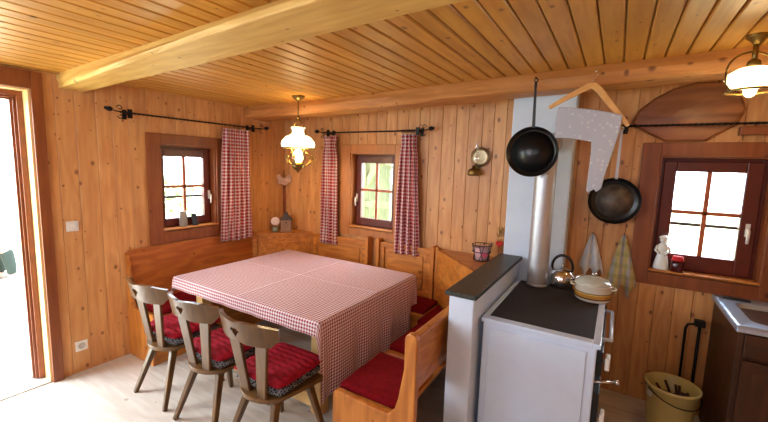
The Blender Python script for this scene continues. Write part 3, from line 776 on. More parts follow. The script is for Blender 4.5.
mb = MB(); mb.lathe([(.006, .158), (.006, .168), (.016, .172), (.018, .182), (.0, .186)], (px, py, pz), 16); mb.build('lid_knob', 'chrome', pot)
for s in (-1, 1):
    mb = MB(); mb.tube([(px+s*.108, py-.035, pz+.09), (px+s*.132, py-.03, pz+.093), (px+s*.136, py, pz+.093), (px+s*.132, py+.03, pz+.093), (px+s*.108, py+.035, pz+.09)], .006, 8); mb.build('handle', 'cream', pot)

# ---------------- pans, hanger, baby clothes
def pan(name, label, c, r, top, tilt, inner, handlemat, hw_=.016, rin=.82):
    """frying pan hanging by its handle, the hollow towards the room"""
    x, y, z = c; t = thing(name, label, 'pan', (x, y, z))
    mb = MB(); mb.lathe([(0, 0), (r*.86, 0), (r*.90, -.005), (r*.985, -.026), (r, -.028), (r*1.0, -.024), (r*.91, .003), (r*.86, .006), (0, .006)], (x, y, z), 48, 'Y'); mb.build('pan_body', 'pan', t)
    mb = MB(); mb.lathe([(0, -.0012), (r*rin, -.0012), (r*rin, -.0002), (0, -.0002)], (x, y, z), 40, 'Y'); mb.build('cooking_surface', inner, t)
    mb = MB()
    mb.obox((x, y-.022, z+r*.95), (top[0], top[1]+.004, top[2]-.06), hw_*1.3, .006, (0, 1, 0), w2=hw_); mb.obox((top[0], top[1]+.004, top[2]-.06), (top[0], top[1]+.004, top[2]-.012), hw_, .006, (0, 1, 0), w2=hw_*1.2)
    R2 = .012; mb.tube([(top[0]+R2*math.cos(a), top[1]+.004, top[2]-.004+R2*math.sin(a)) for a in [2*PI*k/14 for k in range(14)]], .0035, 8, True)
    mb.build('handle', handlemat, t)
    return t
pan('frying_pan', 'black frying pan hanging in front of the stove pipe', (3.078, -.545, 1.888), .178, (3.075, -.585, 2.385), 0, 'pan', 'pan')
mb = MB(); mb.tube([(3.075, -.51, 2.392), (3.075, -.60, 2.394)], .003, 6); mb.ball((3.075, -.60, 2.394), .006); tag(mb.build('nail', 'iron'), 'nail in the beam carrying the black frying pan', 'nail')
pan('frying_pan', 'worn grey frying pan hanging from the end of the twisted rod', (3.609, -.075, 1.545), .175, (3.612, -.135, 2.085), 0, 'panworn', 'steel', rin=.72)
hg = thing('clothes_hanger', 'light wooden clothes hanger hooked on the ceiling beam', 'hanger', (3.42, -.56, 2.3))
hp = [(3.17, 2.190), (3.25, 2.238), (3.35, 2.290), (3.405, 2.318), (3.435, 2.318), (3.47, 2.285), (3.54, 2.19), (3.61, 2.10), (3.645, 2.055)]
mb = MB()
for (a, b), (c_, d_) in zip(hp, hp[1:]): mb.obox((a, -.56, b), (c_, -.56, d_), .018, .034, (0, 0, 1))
mb = MB(); N = len(hp); up_ = []; lo_ = []
for i, (a, b) in enumerate(hp):
    p0 = hp[max(i-1, 0)]; p1 = hp[min(i+1, N-1)]; dx, dz = p1[0]-p0[0], p1[1]-p0[1]; l = math.hypot(dx, dz); w = .012+.010*math.sin(PI*i/(N-1))
    up_.append((a-dz/l*w, b+dx/l*w)); lo_.append((a+dz/l*w, b-dx/l*w))
mb.prism(up_+lo_[::-1], (0, -.569, 0), (1, 0, 0), (0, 0, 1), (0, .018, 0)); mb.build('shoulder', plain('varnished light wood', L(224, 166, 96), .3, var=.1), hg, bevel=.005)
mb = MB(); mb.tube([(3.42, -.56, 2.33), (3.425, -.56, 2.36), (3.44, -.56, 2.375), (3.452, -.56, 2.39), (3.449, -.56, 2.408), (3.437, -.56, 2.412), (3.428, -.56, 2.402)], .0025, 8); mb.build('hook', 'chrome', hg)
mb = MB(); mb.tube([(3.438, -.51, 2.402), (3.438, -.575, 2.405)], .003, 6); mb.ball((3.438, -.577, 2.405), .007); tag(mb.build('nail', 'chrome'), 'bright nail in the beam carrying the clothes hanger', 'nail')
def dotcloth(name, base, dot, sc_):
    m, t, b = newmat(name); tc = t.nodes.new('ShaderNodeTexCoord'); v = t.nodes.new('ShaderNodeTexVoronoi'); v.inputs['Scale'].default_value = sc_
    r = t.nodes.new('ShaderNodeValToRGB'); r.color_ramp.elements[0].position = .22; r.color_ramp.elements[0].color = dot; r.color_ramp.elements[1].position = .28; r.color_ramp.elements[1].color = base
    t.links.new(tc.outputs['Object'], v.inputs['Vector']); t.links.new(v.outputs['Distance'], r.inputs[0]); t.links.new(r.outputs[0], b.inputs['Base Color']); b.inputs['Roughness'].default_value = .9
    return m
mb = MB()
poly = [(3.232, 2.185), (3.30, 2.178), (3.42, 2.162), (3.54, 2.135), (3.605, 2.115), (3.60, 2.02), (3.575, 1.90), (3.545, 1.76), (3.528, 1.65), (3.505, 1.628), (3.49, 1.645), (3.455, 1.620), (3.445, 1.64), (3.45, 1.78), (3.452, 1.90), (3.448, 1.955), (3.40, 1.965), (3.32, 1.978), (3.228, 1.985), (3.222, 2.08)]
# folded garment: front and back layers with a soft swell between them
nG = len(poly)
mb.prism(poly, (0, -.592, 0), (1, 0, 0), (0, 0, 1), (0, .008, 0)); mb.prism([(p[0]+.004, p[1]+.005) for p in poly], (0, -.5835, 0), (1, 0, 0), (0, 0, 1), (0, .007, 0))
o = mb.build('hanging_garment', dotcloth('grey printed jersey', L(184, 186, 200), L(204, 206, 212), 30), bevel=.003)
tag(o, 'light grey printed child garment hanging on the wooden hanger', 'clothes')

# ---------------- wrought iron curtain rods
def scroll(mb, c, u, v, r, s, turns=1.0, rad=.004):
    c, u, v = Vector(c), Vector(u), Vector(v)
    pts = [c+u*(r*(1-.6*k/16)*math.cos(s*2*PI*turns*k/16))+v*(r*(1-.6*k/16)*math.sin(s*2*PI*turns*k/16)) for k in range(17)]
    mb.tube(pts, rad, 6)
def rod(label, T, a0, a1, z, bl, br, d=-.085, finials=(True, True), dip=0):
    """rod from a0 to a1 at height z, brackets at bl and br; T maps (a, d, z)"""
    A = Vector(T(a0, d, z)); t = thing('curtain_rod', label, 'curtain rod', tuple(A), 0, 'black wrought iron curtain rods')
    mb = MB(); n = 150; vs = []; e1 = Vector(T(0, 1, 0))-Vector(T(0, 0, 0))
    for i in range(n+1):
        p = Vector(T(a0+(a1-a0)*i/n, d, z))
        for k in range(4):
            q = i*.42+k*PI/2; vs.append(p+e1*(.0085*math.cos(q))+Vector((0, 0, .0085*math.sin(q))))
    mb.add(vs, [(i*4+k, i*4+(k+1) % 4, i*4+4+(k+1) % 4, i*4+4+k) for i in range(n) for k in range(4)]+[(3, 2, 1, 0), (n*4, n*4+1, n*4+2, n*4+3)]); mb.build('bar', 'iron', t)
    for b in [q for q in (bl, br) if q is not None]:
        mb = MB(); A0 = T(b-.017, -.004, z-.05); A1 = T(b+.017, 0, z+.03)
        mb.box(min(A0[0], A1[0]), max(A0[0], A1[0]), min(A0[1], A1[1]), max(A0[1], A1[1]), z-.05, z+.03)
        mb.tube([T(b, -.003, z-.01), T(b, d+.01, z-.012), T(b, d-.01, z-.008), T(b, d-.01, z+.012)], .008, 6)
        s = -1 if b == bl else 1
        A0 = T(b-.018, d-.018, z-.045); A1 = T(b+.018, d-.010, z+.03); mb.box(min(A0[0], A1[0]), max(A0[0], A1[0]), min(A0[1], A1[1]), max(A0[1], A1[1]), z-.045, z+.03)
        mb.build('bracket', 'iron', t)
    for e, s, on in ((a0, -1, finials[0]), (a1, 1, finials[1])):
        if not on: continue
        mb = MB(); u = Vector(T(s, 0, 0))-Vector(T(0, 0, 0)); v = Vector((0, 0, 1))
        scroll(mb, T(e+s*.0, d, z+.034), u, v, .022, 1, .9); scroll(mb, T(e-s*.005, d, z-.034), u, v, .022, -1, .9)
        mb.tube([T(e-s*.03, d, z), T(e+s*.03, d, z+.004), T(e+s*.06, d, z+.012)], [.006, .005, .004], 6)
        mb.ball(T(e+s*.075, d, z+.016), .026, 1, 1, .8, 10); mb.ball(T(e+s*.1, d, z+.02), .014, 1, 1, 1, 8)
        mb.build('finial', 'iron', t)
    return t
rod('black wrought iron curtain rod over the left wall window', TL, -1.885, -.43, 2.132, -1.815, -.56)
rod('black wrought iron curtain rod over the middle window', TB, .70, 1.985, 2.108, .80, 1.925)
rod('black twisted rod over the right window with a worn pan hung on its end', TB, 3.60, 4.85, 2.102, 3.635, 4.8, finials=(False, False))

def curtain(label, T, a0, a1, b0, b1, zt, zb, d, folds, ph=0, zw=None):
    """gathered curtain; top a0-a1, foot b0-b1"""
    c = (a0+a1)/2; t = thing('curtain', label, 'curtain', T((b0+b1)/2, d, zb), 0, 'red checked curtains')
    mb = MB(); nu, nv = 80, 40; uv = []; vs = []; full = 1.9
    for j in range(nv+1):
        v = j/nv; z = zt+(zb-zt)*v
        e0 = a0+(b0-a0)*v**.8; e1 = a1+(b1-a1)*v**.8
        if zw: k = zw*math.exp(-((v-.09)/.05)**2); e0 += k; e1 -= k
        for i in range(nu+1):
            u = i/nu; a = e0+(e1-e0)*u
            amp = .012+.014*v
            dd = d+amp*math.sin(u*folds*2*PI+ph+.5*math.sin(v*4))+.006*math.sin(u*folds*5+v*6)
            vs.append(T(a+.006*math.sin(u*folds*4*PI+ph), dd, z+(.006*math.sin(u*9+ph) if j == nv else 0))); uv.append((u*(b1-b0)*full, v*(zt-zb)))
    w = nu+1; mb.add(vs, [(j*w+i, j*w+i+1, (j+1)*w+i+1, (j+1)*w+i) for j in range(nv) for i in range(nu)], True); mb.uv = uv
    mb.build('fabric', 'curtain', t, solid=.0015, fixn=False)
    n = 6
    for k in range(n):
        a = a0+(a1-a0)*(k+.5)/n; mb = MB()
        mb.tube([T(a+.003*math.sin(q), -.085+.017*math.cos(q), zt+.028+.017*math.sin(q)) for q in [2*PI*i/14 for i in range(14)]], .0025, 6, True)
        mb.build('curtain_ring', 'iron', t)
    return t
curtain('red and white checked curtain beside the left wall window', TL, -.925, -.605, -.985, -.585, 2.098, .895, -.085, 5)
curtain('narrow red and white checked curtain left of the middle window', TB, .71, .90, .665, .925, 2.075, .835, -.085, 4, 1, .02)
curtain('red and white checked curtain right of the middle window', TB, 1.735, 1.895, 1.685, 1.975, 2.075, .86, -.085, 4, 2, .01)

# ---------------- hanging lamp over the table
lx, ly = .977, -.75; cz_ = ceilz(lx)
l1 = thing('pendant_lamp', 'lit brass lamp with frilled milk glass shade hanging over the table', 'lamp', (lx, ly, 1.66))
mb = MB(); mb.lathe([(.0, cz_), (.062, cz_), (.060, cz_-.012), (.03, cz_-.035), (.012, cz_-.045), (0, cz_-.046)], (lx, ly, 0), 28); mb.build('ceiling_rose', 'brass', l1)
mb = MB(); mb.tube([(lx, ly, cz_-.04), (lx, ly, 2.19)], .007, 10); mb.ball((lx, ly, 2.19), .014)
for s in (-1, 1): mb.tube([(lx+s*.004, ly, 2.19), (lx+s*.05, ly, 2.12), (lx+s*.085, ly, 2.06), (lx+s*.105, ly, 1.98), (lx+s*.085, ly, 1.88), (lx+s*.05, ly, 1.80)], .005, 8)
mb.build('rod', 'brass', l1)
def fluted(mb, prof, c, n, k, amp):
    mb.lathe(prof, c, n, flute=(k, amp))
mb = MB(); fluted(mb, [(.066, 2.095), (.056, 2.075), (.052, 2.05), (.062, 2.03), (.115, 2.005), (.150, 1.965), (.158, 1.935), (.150, 1.905), (.146, 1.905), (.153, 1.935), (.145, 1.963), (.11, 2.000), (.058, 2.026), (.048, 2.05), (.052, 2.075), (.062, 2.095)], (lx, ly, 0), 96, 24, .012); mb.f = [f for f in mb.f if len(f) < 5]; mb.sm = mb.sm[:len(mb.f)]
plab(mb.build('lamp_shade', 'lampglass', l1), 'glowing milk glass shade')
mb = MB(); mb.lathe([(.022, 1.89), (.04, 1.86), (.052, 1.83), (.05, 1.80), (.035, 1.77), (.024, 1.76), (0, 1.76)], (lx, ly, 0), 28); plab(mb.build('glass_chimney', 'lampglass', l1), 'glowing inner glass')
mb = MB(); mb.lathe([(0, 1.765), (.05, 1.762), (.062, 1.74), (.055, 1.715), (.03, 1.695), (.012, 1.68), (.008, 1.665), (0, 1.66)], (lx, ly, 0), 28); mb.build('oil_font', 'brass', l1)
mb = MB(); mb.tube([(lx+.15*math.cos(a), ly+.15*math.sin(a), 1.900+.004*math.cos(30*a)) for a in [2*PI*k/120 for k in range(120)]], .006, 6, True)
mb.build('glass_fringe', 'brass', l1)
for q in range(3):
    mb = MB()
    a0 = PI+q*2*PI/3
    pts = [(lx+(.05+.09*math.sin(PI*k/10)+.02*k/10)*math.cos(a0), ly+(.05+.09*math.sin(PI*k/10)+.02*k/10)*math.sin(a0), 1.73+.13*k/10) for k in range(11)]
    mb.tube(pts, .006, 8)
    scroll(mb, pts[6], (math.cos(a0), math.sin(a0), 0), (0, 0, 1), .03, 1, 1.1, .005)
    scroll(mb, pts[3], (math.cos(a0), math.sin(a0), 0), (0, 0, 1), .025, -1, 1.1, .005)
    mb.build('scroll_arm', 'brass', l1)
def bulb(name, loc, power, col, r=.03):
    l = bpy.data.lights.new(name, 'POINT'); l.energy = power; l.color = col; l.shadow_soft_size = r
    o = bpy.data.objects.new(name, l); C.objects.link(o); o.location = loc; return o
bulb('pendant_bulb', (lx, ly, 1.93), 9, (1, .74, .42), .05)
# ---------------- ceiling lamp near the right window
qx, qy = 4.16, -.73; cz_ = ceilz(qx)
l2 = thing('ceiling_lamp', 'lit brass ceiling lamp with opal shade near the right window', 'lamp', (qx, qy, 2.15))
mb = MB(); mb.lathe([(0, cz_), (.048, cz_), (.045, cz_-.01), (.022, cz_-.032), (.014, cz_-.045), (0, cz_-.046)], (qx, qy, 0), 28); mb.build('ceiling_rose', 'brass', l2)
mb = MB(); mb.tube([(qx, qy, cz_-.04), (qx, qy, 2.33)], .012, 12); mb.lathe([(.012, 2.36), (.026, 2.35), (.03, 2.33), (.026, 2.315), (.0, 2.31)], (qx, qy, 0), 20); mb.build('stem', 'brass', l2)
mb = MB(); mb.lathe([(.02, 2.32), (.06, 2.313), (.096, 2.29), (.108, 2.262), (.098, 2.238), (.074, 2.22), (.072, 2.223), (.094, 2.240), (.103, 2.262), (.092, 2.287), (.06, 2.308), (.02, 2.315)], (qx, qy, 0), 48); mb.f = [f for f in mb.f if len(f) < 5]; mb.sm = mb.sm[:len(mb.f)]
plab(mb.build('lamp_shade', 'lampglass2', l2), 'glowing opal glass shade')
mb = MB(); mb.ball((qx, qy, 2.20), .028, 1, 1, 1.2); plab(mb.build('bulb', 'lampglass2', l2), 'glowing bulb')
mb = MB(); u_ = Vector((math.cos(.55), math.sin(.55), 0)); c_ = Vector((qx, qy, 2.29))
mb.tube([c_+u_*(.135*math.cos(a))+Vector((0, 0, .105*math.sin(a))) for a in [PI*k/20 for k in range(0, 21)]], .005, 8)
mb.tube([(qx+.104*math.cos(a), qy+.104*math.sin(a), 2.20) for a in [2*PI*k/40 for k in range(40)]], .006, 8, True)
for s in (-1, 1): mb.tube([c_+u_*(s*.135), c_+u_*(s*.133)+Vector((0, 0, -.06)), c_+u_*(s*.104)+Vector((0, 0, -.09))], .005, 8)
mb.build('hoop', 'brass', l2)
bulb('ceiling_bulb', (qx, qy, 2.185), 6, (1, .70, .36), .03)
# ---------------- wall oil lamp
wl = thing('wall_lamp', 'small brass oil lamp with round glass reflector on the back wall', 'lamp', (2.51, -.05, 1.69))
mb = MB(); mb.lathe([(0, .0), (.05, 0), (.088, -.012), (.09, -.016), (.05, -.008), (0, -.006)], (2.535, -.012, 1.862), 32, 'Y'); plab(mb.build('reflector', plain('dull tin reflector', L(178, 160, 128), .35, .8), wl), 'round mirror reflector')
mb = MB(); mb.lathe([(.012, 1.78), (.02, 1.80), (.034, 1.835), (.034, 1.86), (.02, 1.90), (.014, 1.98), (.016, 1.985)], (2.515, -.075, 0), 24); plab(mb.build('glass_chimney', clear('lamp glass', (.96, .96, .94, 1), .25), wl), 'clear glass chimney')
mb = MB(); mb.lathe([(0, 1.69), (.052, 1.692), (.056, 1.705), (.056, 1.735), (.045, 1.75), (.018, 1.76), (.018, 1.785), (.0, 1.786)], (2.50, -.075, 0), 28); mb.build('oil_font', 'brass', wl)
mb = MB(); mb.tube([(2.50, -.02, 1.72), (2.515, -.005, 1.80), (2.53, -.004, 1.86)], .004, 6); mb.box(2.49, 2.54, -.006, 0, 1.70, 1.95); mb.build('bracket', 'brass', wl)

# ---------------- plaque and shelf over the right window
mb = MB(); pl = [(3.668, 2.125), (3.70, 2.215), (3.79, 2.30), (3.90, 2.365), (4.03, 2.395), (4.19, 2.385), (4.262, 2.30), (4.30, 2.20), (4.262, 2.10), (4.115, 1.992), (3.885, 1.992), (3.76, 2.06)]
cxp, czp = 3.97, 2.18; n = len(pl); vs = []
for s, y in ((1, 0), (1, -.018), (.955, -.026), (.93, -.018), (.55, -.022), (.18, -.030)):
    vs += [(cxp+(a-cxp)*s, y-.004, czp+(b-czp)*s) for a, b in pl]
fs = [(i*n+j, i*n+(j+1) % n, (i+1)*n+(j+1) % n, (i+1)*n+j) for i in range(5) for j in range(n)]+[tuple(5*n+j for j in range(n)), tuple(range(n-1, -1, -1))]
mb.add(vs, fs, False)
tag(mb.build('wooden_plaque', wood('red brown carved wood', L(166, 104, 58), L(122, 70, 36), 'X', .35, 0, ring=.5, gscale=.6)), 'brown pointed oval wooden board on the wall above the right window', 'plaque')
mb = MB(); mb.box(4.275, 4.90, -.07, -.003, 2.03, 2.085, c=.004); tag(mb.build('wall_shelf', 'casing'), 'small dark wooden shelf board above the right window behind the twisted rod', 'shelf')

# ---------------- towels
def towel(label, x, ztop, w, h, y, mat, ph):
    mb = MB(); nu, nv = 30, 30
    def fn(u, v):
        s = .08+.92*min(1, v*1.15)**.75
        xx = x+(u-.5)*w*s+.01*v
        fold = .018*math.sin(u*4.2*PI+ph)*(.4+.6*v)
        zb = ztop-h*v*(1-.22*abs(math.sin(u*2.5*PI+ph))*v)
        return (xx, y-.026+fold, zb)
    mb.sheet(fn, nu, nv); return tag(mb.build('towel', mat, solid=.003, fixn=False), label, 'towel')
def checktowel(name, a, b, c, w):
    m, t, bs = newmat(name); tc = t.nodes.new('ShaderNodeTexCoord'); sp = t.nodes.new('ShaderNodeSeparateXYZ'); t.links.new(tc.outputs['Object'], sp.inputs[0])
    fx = mth(t, 'GREATER_THAN', mth(t, 'FRACT', mth(t, 'MULTIPLY', sp.outputs[0], 1/w)), .6); fz = mth(t, 'GREATER_THAN', mth(t, 'FRACT', mth(t, 'MULTIPLY', sp.outputs[2], 1/(w*1.6))), .6)
    col = mixc(t, 'MIX', fx, a, b); col = mixc(t, 'MIX', mth(t, 'MULTIPLY', fz, .5), col, c); t.links.new(col, bs.inputs['Base Color']); bs.inputs['Roughness'].default_value = .9; return m
towel('yellow and grey checked tea towel hanging left of the right window', 3.70, 1.285, .20, .50, -.01, checktowel('yellow grey check', L(196, 178, 120), L(168, 168, 176), L(150, 150, 90), .055), 0.4)
towel('pale grey cloth hanging on the wall behind the cooking pot', 3.49, 1.27, .17, .36, -.01, checktowel('white grey cloth', L(214, 216, 220), L(188, 190, 196), L(206, 204, 196), .06), 1.2)
for x, z, w in ((3.70, 1.285, 'the yellow and grey tea towel'), (3.49, 1.27, 'the pale grey cloth')):
    mb = MB(); mb.tube([(x, -.001, z-.002), (x, -.03, z-.004), (x, -.034, z+.012)], .003, 6); tag(mb.build('wall_hook', 'iron'), 'small wall hook carrying '+w, 'hook')

# ---------------- things on the sills
sz1 = W1[2]+.0265
mb = MB(); mb.lathe([(.0, 0), (.036, 0), (.038, .01), (.036, .115), (.033, .14), (.035, .15), (.026, .15), (.0, .142)], (-.03, -1.315, sz1), 24); tag(mb.build('jar', 'jar'), 'grey stoneware jar on the sill of the left wall window', 'jar')
mb = MB(); mb.prism([(-.03, 0), (.03, 0), (.026, .118), (-.026, .118)], (-.005, -1.20, sz1), (0, 1, 0), (-.25, 0, 1), (-.014, 0, -.0035)); tag(mb.build('picture_frame', 'blackpl', bevel=.003), 'small black upright holder beside the jar on the left window sill', 'holder')
sz3 = W3[2]+.0265
fg = thing('figurine', 'white porcelain figure on the left of the right window sill', 'figurine', (3.955, -.0, sz3))
mb = MB(); fx, fy = 3.95, .012
mb.lathe([(.0, 0), (.046, .0), (.050, .01), (.044, .05), (.034, .10), (.028, .13), (.034, .16), (.030, .185), (.014, .198), (.014, .205), (0, .206)], (fx, fy, sz3), 28, sy=.72); mb.build('body', plain('white porcelain', L(226, 232, 228), .25, var=.02), fg)
mb = MB(); mb.ball((fx, fy, sz3+.222), .024, 1, 1, 1.1); mb.ball((fx, fy-.02, sz3+.218), .006); mb.lathe([(.026, 0), (.03, .008), (.018, .02), (0, .024)], (fx, fy+.002, sz3+.232), 20); mb.build('head', plain('white glaze', L(226, 232, 228), .25, var=.02), fg)
mb = MB(); mb.tube([(fx-.03, fy, sz3+.175), (fx-.045, fy-.01, sz3+.14), (fx-.02, fy-.035, sz3+.12)], [.011, .009, .007], 8); mb.tube([(fx+.03, fy, sz3+.175), (fx+.045, fy-.01, sz3+.14), (fx+.015, fy-.035, sz3+.12)], [.011, .009, .007], 8); mb.build('arms', plain('white glazed arms', L(226, 232, 228), .25, var=.02), fg)
jr = thing('jam_jar', 'dark red jar with a red cloth lid on the right window sill', 'jar', (4.04, 0, sz3))
mb = MB(); mb.lathe([(0, 0), (.038, 0), (.041, .008), (.041, .07), (.032, .084), (.028, .09), (0, .09)], (4.045, .0, sz3), 28); mb.build('glass', plain('dark red glass', L(70, 14, 18), .12, var=.2), jr)
mb = MB(); mb.lathe([(.040, .082), (.034, .09), (.030, .112), (0, .116)], (4.045, .0, sz3), 28, flute=(9, .08)); mb.build('lid', plain('red lid cloth', L(196, 24, 24), .7), jr)

# ---------------- corner shelf things
ln = thing('house_lantern', 'grey house shaped lantern with dark roof on the corner shelf', 'lantern', (.20, -.16, .922), .785)
mb = MB(); mb.box(-.062, .062, -.04, .04, 0, .14); mb.box(-.07, .07, -.048, .048, 0, .012); mb.build('body', plain('grey brown stoneware', L(150, 116, 96), .7, var=.1), ln, world=False, bevel=.003)
mb = MB(); mb.prism([(-.075, .138), (.075, .138), (.07, .155), (.022, .20), (.018, .225), (.0, .235), (-.018, .225), (-.022, .20), (-.07, .155)], (0, -.05, 0), (1, 0, 0), (0, 0, 1), (0, .10, 0)); plab(mb.build('roof', plain('dark grey roof', L(74, 66, 62), .6), ln, world=False, bevel=.004), 'dark pointed roof')
mb = MB(); mb.lathe([(0, 0), (.009, 0), (.009, -.003), (0, -.003)], (0, -.041, .11), 16, 'Y'); mb.build('round_opening', 'blackpl', ln, world=False)
cp = thing('candle_holder', 'round pinkish white plate standing behind a small glass on the corner shelf', 'ornament', (.13, -.27, .922), .785)
mb = MB(); mb.lathe([(0, 0), (.03, 0), (.05, -.006), (.052, -.002), (.03, .006), (0, .006)], (0, .01, .125), 32, 'Y'); plab(mb.build('plate', plain('pinkish porcelain', L(236, 206, 196), .3, var=.03), cp, world=False), 'round pale plate')
mb = MB(); mb.lathe([(0, 0), (.034, 0), (.040, .02), (.038, .06), (.034, .06), (.035, .02), (0, .006)], (0, -.02, 0), 24); plab(mb.build('glass_cup', plain('green grey glass', L(130, 132, 112), .15, var=.1), cp, world=False), 'greenish glass')
mb = MB(); mb.box(-.006, .006, .0, .012, 0, .08); mb.build('stand', 'brass', cp, world=False)
# dried flower in the room corner and a thin reddish brown strip below it
fl = thing('dried_flowers', 'pale dried flower fan fixed high in the room corner behind the pendant lamp', 'ornament', (.06, -.06, 1.53), .785)
mb = MB()
for k in range(9):
    a = PI*(.05+.9*k/8); L_ = .10+.02*math.sin(k*2.3)
    mb.ball((L_*.62*math.cos(a), -.01-.004*(k % 3), -.02-.0+L_*.62*math.sin(a)*-1+.07), .035, .9, .35, 1.2, 10)
mb.build('petals', plain('dried pinkish petals', L(198, 156, 132), .9, var=.25, vs=40, bump=.4), fl, world=False)
mb = MB(); mb.tube([(0, 0, .05), (0, .03, .14)], .006, 6); mb.build('stem', 'brass', fl, world=False)
mb = MB(); mb.box(.002, .028, -.028, -.002, .925, 1.50, c=.003); o = struct('trim_3', mb, plain('reddish brown strip', L(132, 66, 42), .5, var=.1))

# ---------------- switch and socket
sw = thing('light_switch', 'white light switch on the left wall beside the door', 'switch', (0, -2.228, 1.17))
mb = MB(); mb.box(.001, .012, -2.268, -2.188, 1.172, 1.252, c=.004); mb.build('plate', 'whitepl', sw)
mb = MB(); mb.box(.012, .017, -2.252, -2.204, 1.186, 1.238, c=.003); mb.build('rocker', 'whitepl', sw)
so = thing('wall_socket', 'white wall socket low on the left wall near the door', 'socket', (0, -2.222, .18))
mb = MB(); mb.box(.001, .012, -2.264, -2.180, .180, .264, c=.004); mb.build('plate', 'whitepl', so)
mb = MB(); mb.lathe([(.026, 0), (.026, .002), (.022, .002), (.021, .001), (0, .001)], (.012, -2.222, .222), 24, 'X'); mb.build('socket_ring', plain('grey plastic', L(180, 176, 168), .5), so)

# ---------------- heart basket and small hanging ornament near the chimney
bk = thing('wire_basket', 'small black wire basket with pink heart lining on the shelf behind the half wall', 'basket', (2.655, -.20, .956))
bx, by, bz = 2.655, -.20, .956; 
mb = MB()
for z, r in ((.002, .068), (.075, .080), (.135, .084)): mb.tube([(bx+r*math.cos(a), by+r*math.sin(a), bz+z+.003) for a in [2*PI*k/24 for k in range(24)]], .0035, 6, True)
for k in range(12):
    a = 2*PI*k/12; b = a+2*PI/12*(1 if k % 2 else -1)*1.0
    mb.tube([(bx+.068*math.cos(a), by+.068*math.sin(a), bz+.004), (bx+.084*math.cos(b), by+.084*math.sin(b), bz+.138)], .0028, 6)
mb.build('wire_frame', 'iron', bk)
mb = MB(); mb.lathe([(0, .004), (.060, .004), (.074, .12), (.070, .12), (.056, .01), (0, .01)], (bx, by, bz), 28); mb.build('lining', plain('pale pink lining', L(206, 164, 166), .7, var=.1), bk)
def heartpoly(s): return [(s*.0625*16*math.sin(t)**3/1.0, s*.0625*(13*math.cos(t)-5*math.cos(2*t)-2*math.cos(3*t)-math.cos(4*t))) for t in [2*PI*k/28 for k in range(28)]]
mb = MB(); q = Vector((bx+.045, by-.068, bz+.06)); mb.prism(heartpoly(.028), q, (.83, .55, 0), (0, 0, 1), (.003, -.005, 0)); mb.build('heart', plain('rose heart', L(198, 84, 110), .7), bk)
fo = thing('hanging_ornament', 'small red heart ornament with dried twigs on the wall left of the chimney', 'ornament', (2.79, -.03, .98))
mb = MB(); rnd = random.Random(5)
for k in range(26):
    x = 2.775+rnd.uniform(-.03, .035); z = 1.0+rnd.uniform(0, .22); mb.tube([(x, -.012-rnd.uniform(0, .02), z), (x+rnd.uniform(-.03, .03), -.02-rnd.uniform(0, .03), z+rnd.uniform(.02, .06))], .004, 5)
mb.build('twigs', plain('dried straw twigs', L(168, 130, 66), .8, var=.3), fo)
mb = MB(); mb.prism(heartpoly(.034), (2.765, -.055, 1.09), (1, 0, 0), (0, 0, 1), (0, .014, 0)); mb.build('heart', plain('red felt', L(206, 40, 34), .8), fo, bevel=.004)

# ---------------- sink cabinet
sk = thing('sink_cabinet', 'dark brown wooden kitchen cabinet with steel sink top in the right corner', 'cabinet', (4.6, -.33, 0))
mb = MB(); mb.box(4.275, 4.93, -.64, -.01, 0, .895); mb.build('body', 'darkwood', sk, bevel=.003)
mb = MB(); mb.box(4.30, 4.60, -.66, -.64, .755, .885, c=.006); dr = mb.build('drawer', 'darkwoodx', sk)
mb = MB(); mb.ball((4.45, -.675, .82), .014); mb.build('knob', 'brass', dr)
for x0, x1, kx_ in ((4.30, 4.60, 4.57), (4.615, 4.92, 4.645)):
    mb = MB(); mb.box(x0, x1, -.658, -.64, .06, .735, c=.004)
    for a, b, c_, d_ in ((x0, x0+.05, .06, .735), (x1-.05, x1, .06, .735), (x0+.05, x1-.05, .06, .12), (x0+.05, x1-.05, .675, .735)): mb.box(a, b, -.668, -.657, c_, d_)
    dd = mb.build('door', 'darkwood', sk); mb = MB(); mb.ball((kx_, -.68, .55), .014); mb.build('knob', 'brass', dd)
mb = MB(); mb.box(4.615, 4.92, -.66, -.64, .755, .885, c=.006); mb.build('drawer', 'darkwoodx', sk)
# steel top with a bowl
mb = MB(); X0, X1, Y0, Y1 = 4.258, 4.935, -.672, -.004; zt = .932
ring = lambda x0, x1, y0, y1, r, z, n=8: [(cx+r*math.cos(a), cy+r*math.sin(a), z) for cx, cy, a0 in ((x1-r, y1-r, 0), (x0+r, y1-r, PI/2), (x0+r, y0+r, PI), (x1-r, y0+r, 1.5*PI)) for a in [a0+PI/2*k/n for k in range(n+1)]]
loops = [ring(X0, X1, Y0, Y1, .006, .897), ring(X0, X1, Y0, Y1, .006, zt), ring(X0+.012, X1-.012, Y0+.012, Y1-.012, .008, zt+.003), ring(X0+.022, X1-.022, Y0+.022, Y1-.022, .01, zt-.002),
         ring(4.345, 4.82, -.56, -.12, .07, zt-.004), ring(4.355, 4.81, -.55, -.13, .065, zt-.012), ring(4.37, 4.795, -.535, -.145, .06, zt-.15), ring(4.42, 4.745, -.49, -.19, .05, zt-.165)]
m = len(loops[0]); vs = [p for l in loops for p in l]
fs = [(i*m+j, i*m+(j+1) % m, (i+1)*m+(j+1) % m, (i+1)*m+j) for i in range(len(loops)-1) for j in range(m)]+[tuple((len(loops)-1)*m+j for j in range(m))]
mb.add(vs, fs, True); o = mb.build('sink_top', 'sink', sk, fixn=False); plab(o, 'stainless steel sink top with bowl')
mb = MB(); mb.obox((4.30, -.075, .936), (4.44, -.095, .936), .03, .012); tag(mb.build('brush', 'blackpl', bevel=.003), 'small dark brush lying on the back edge of the steel sink', 'brush')

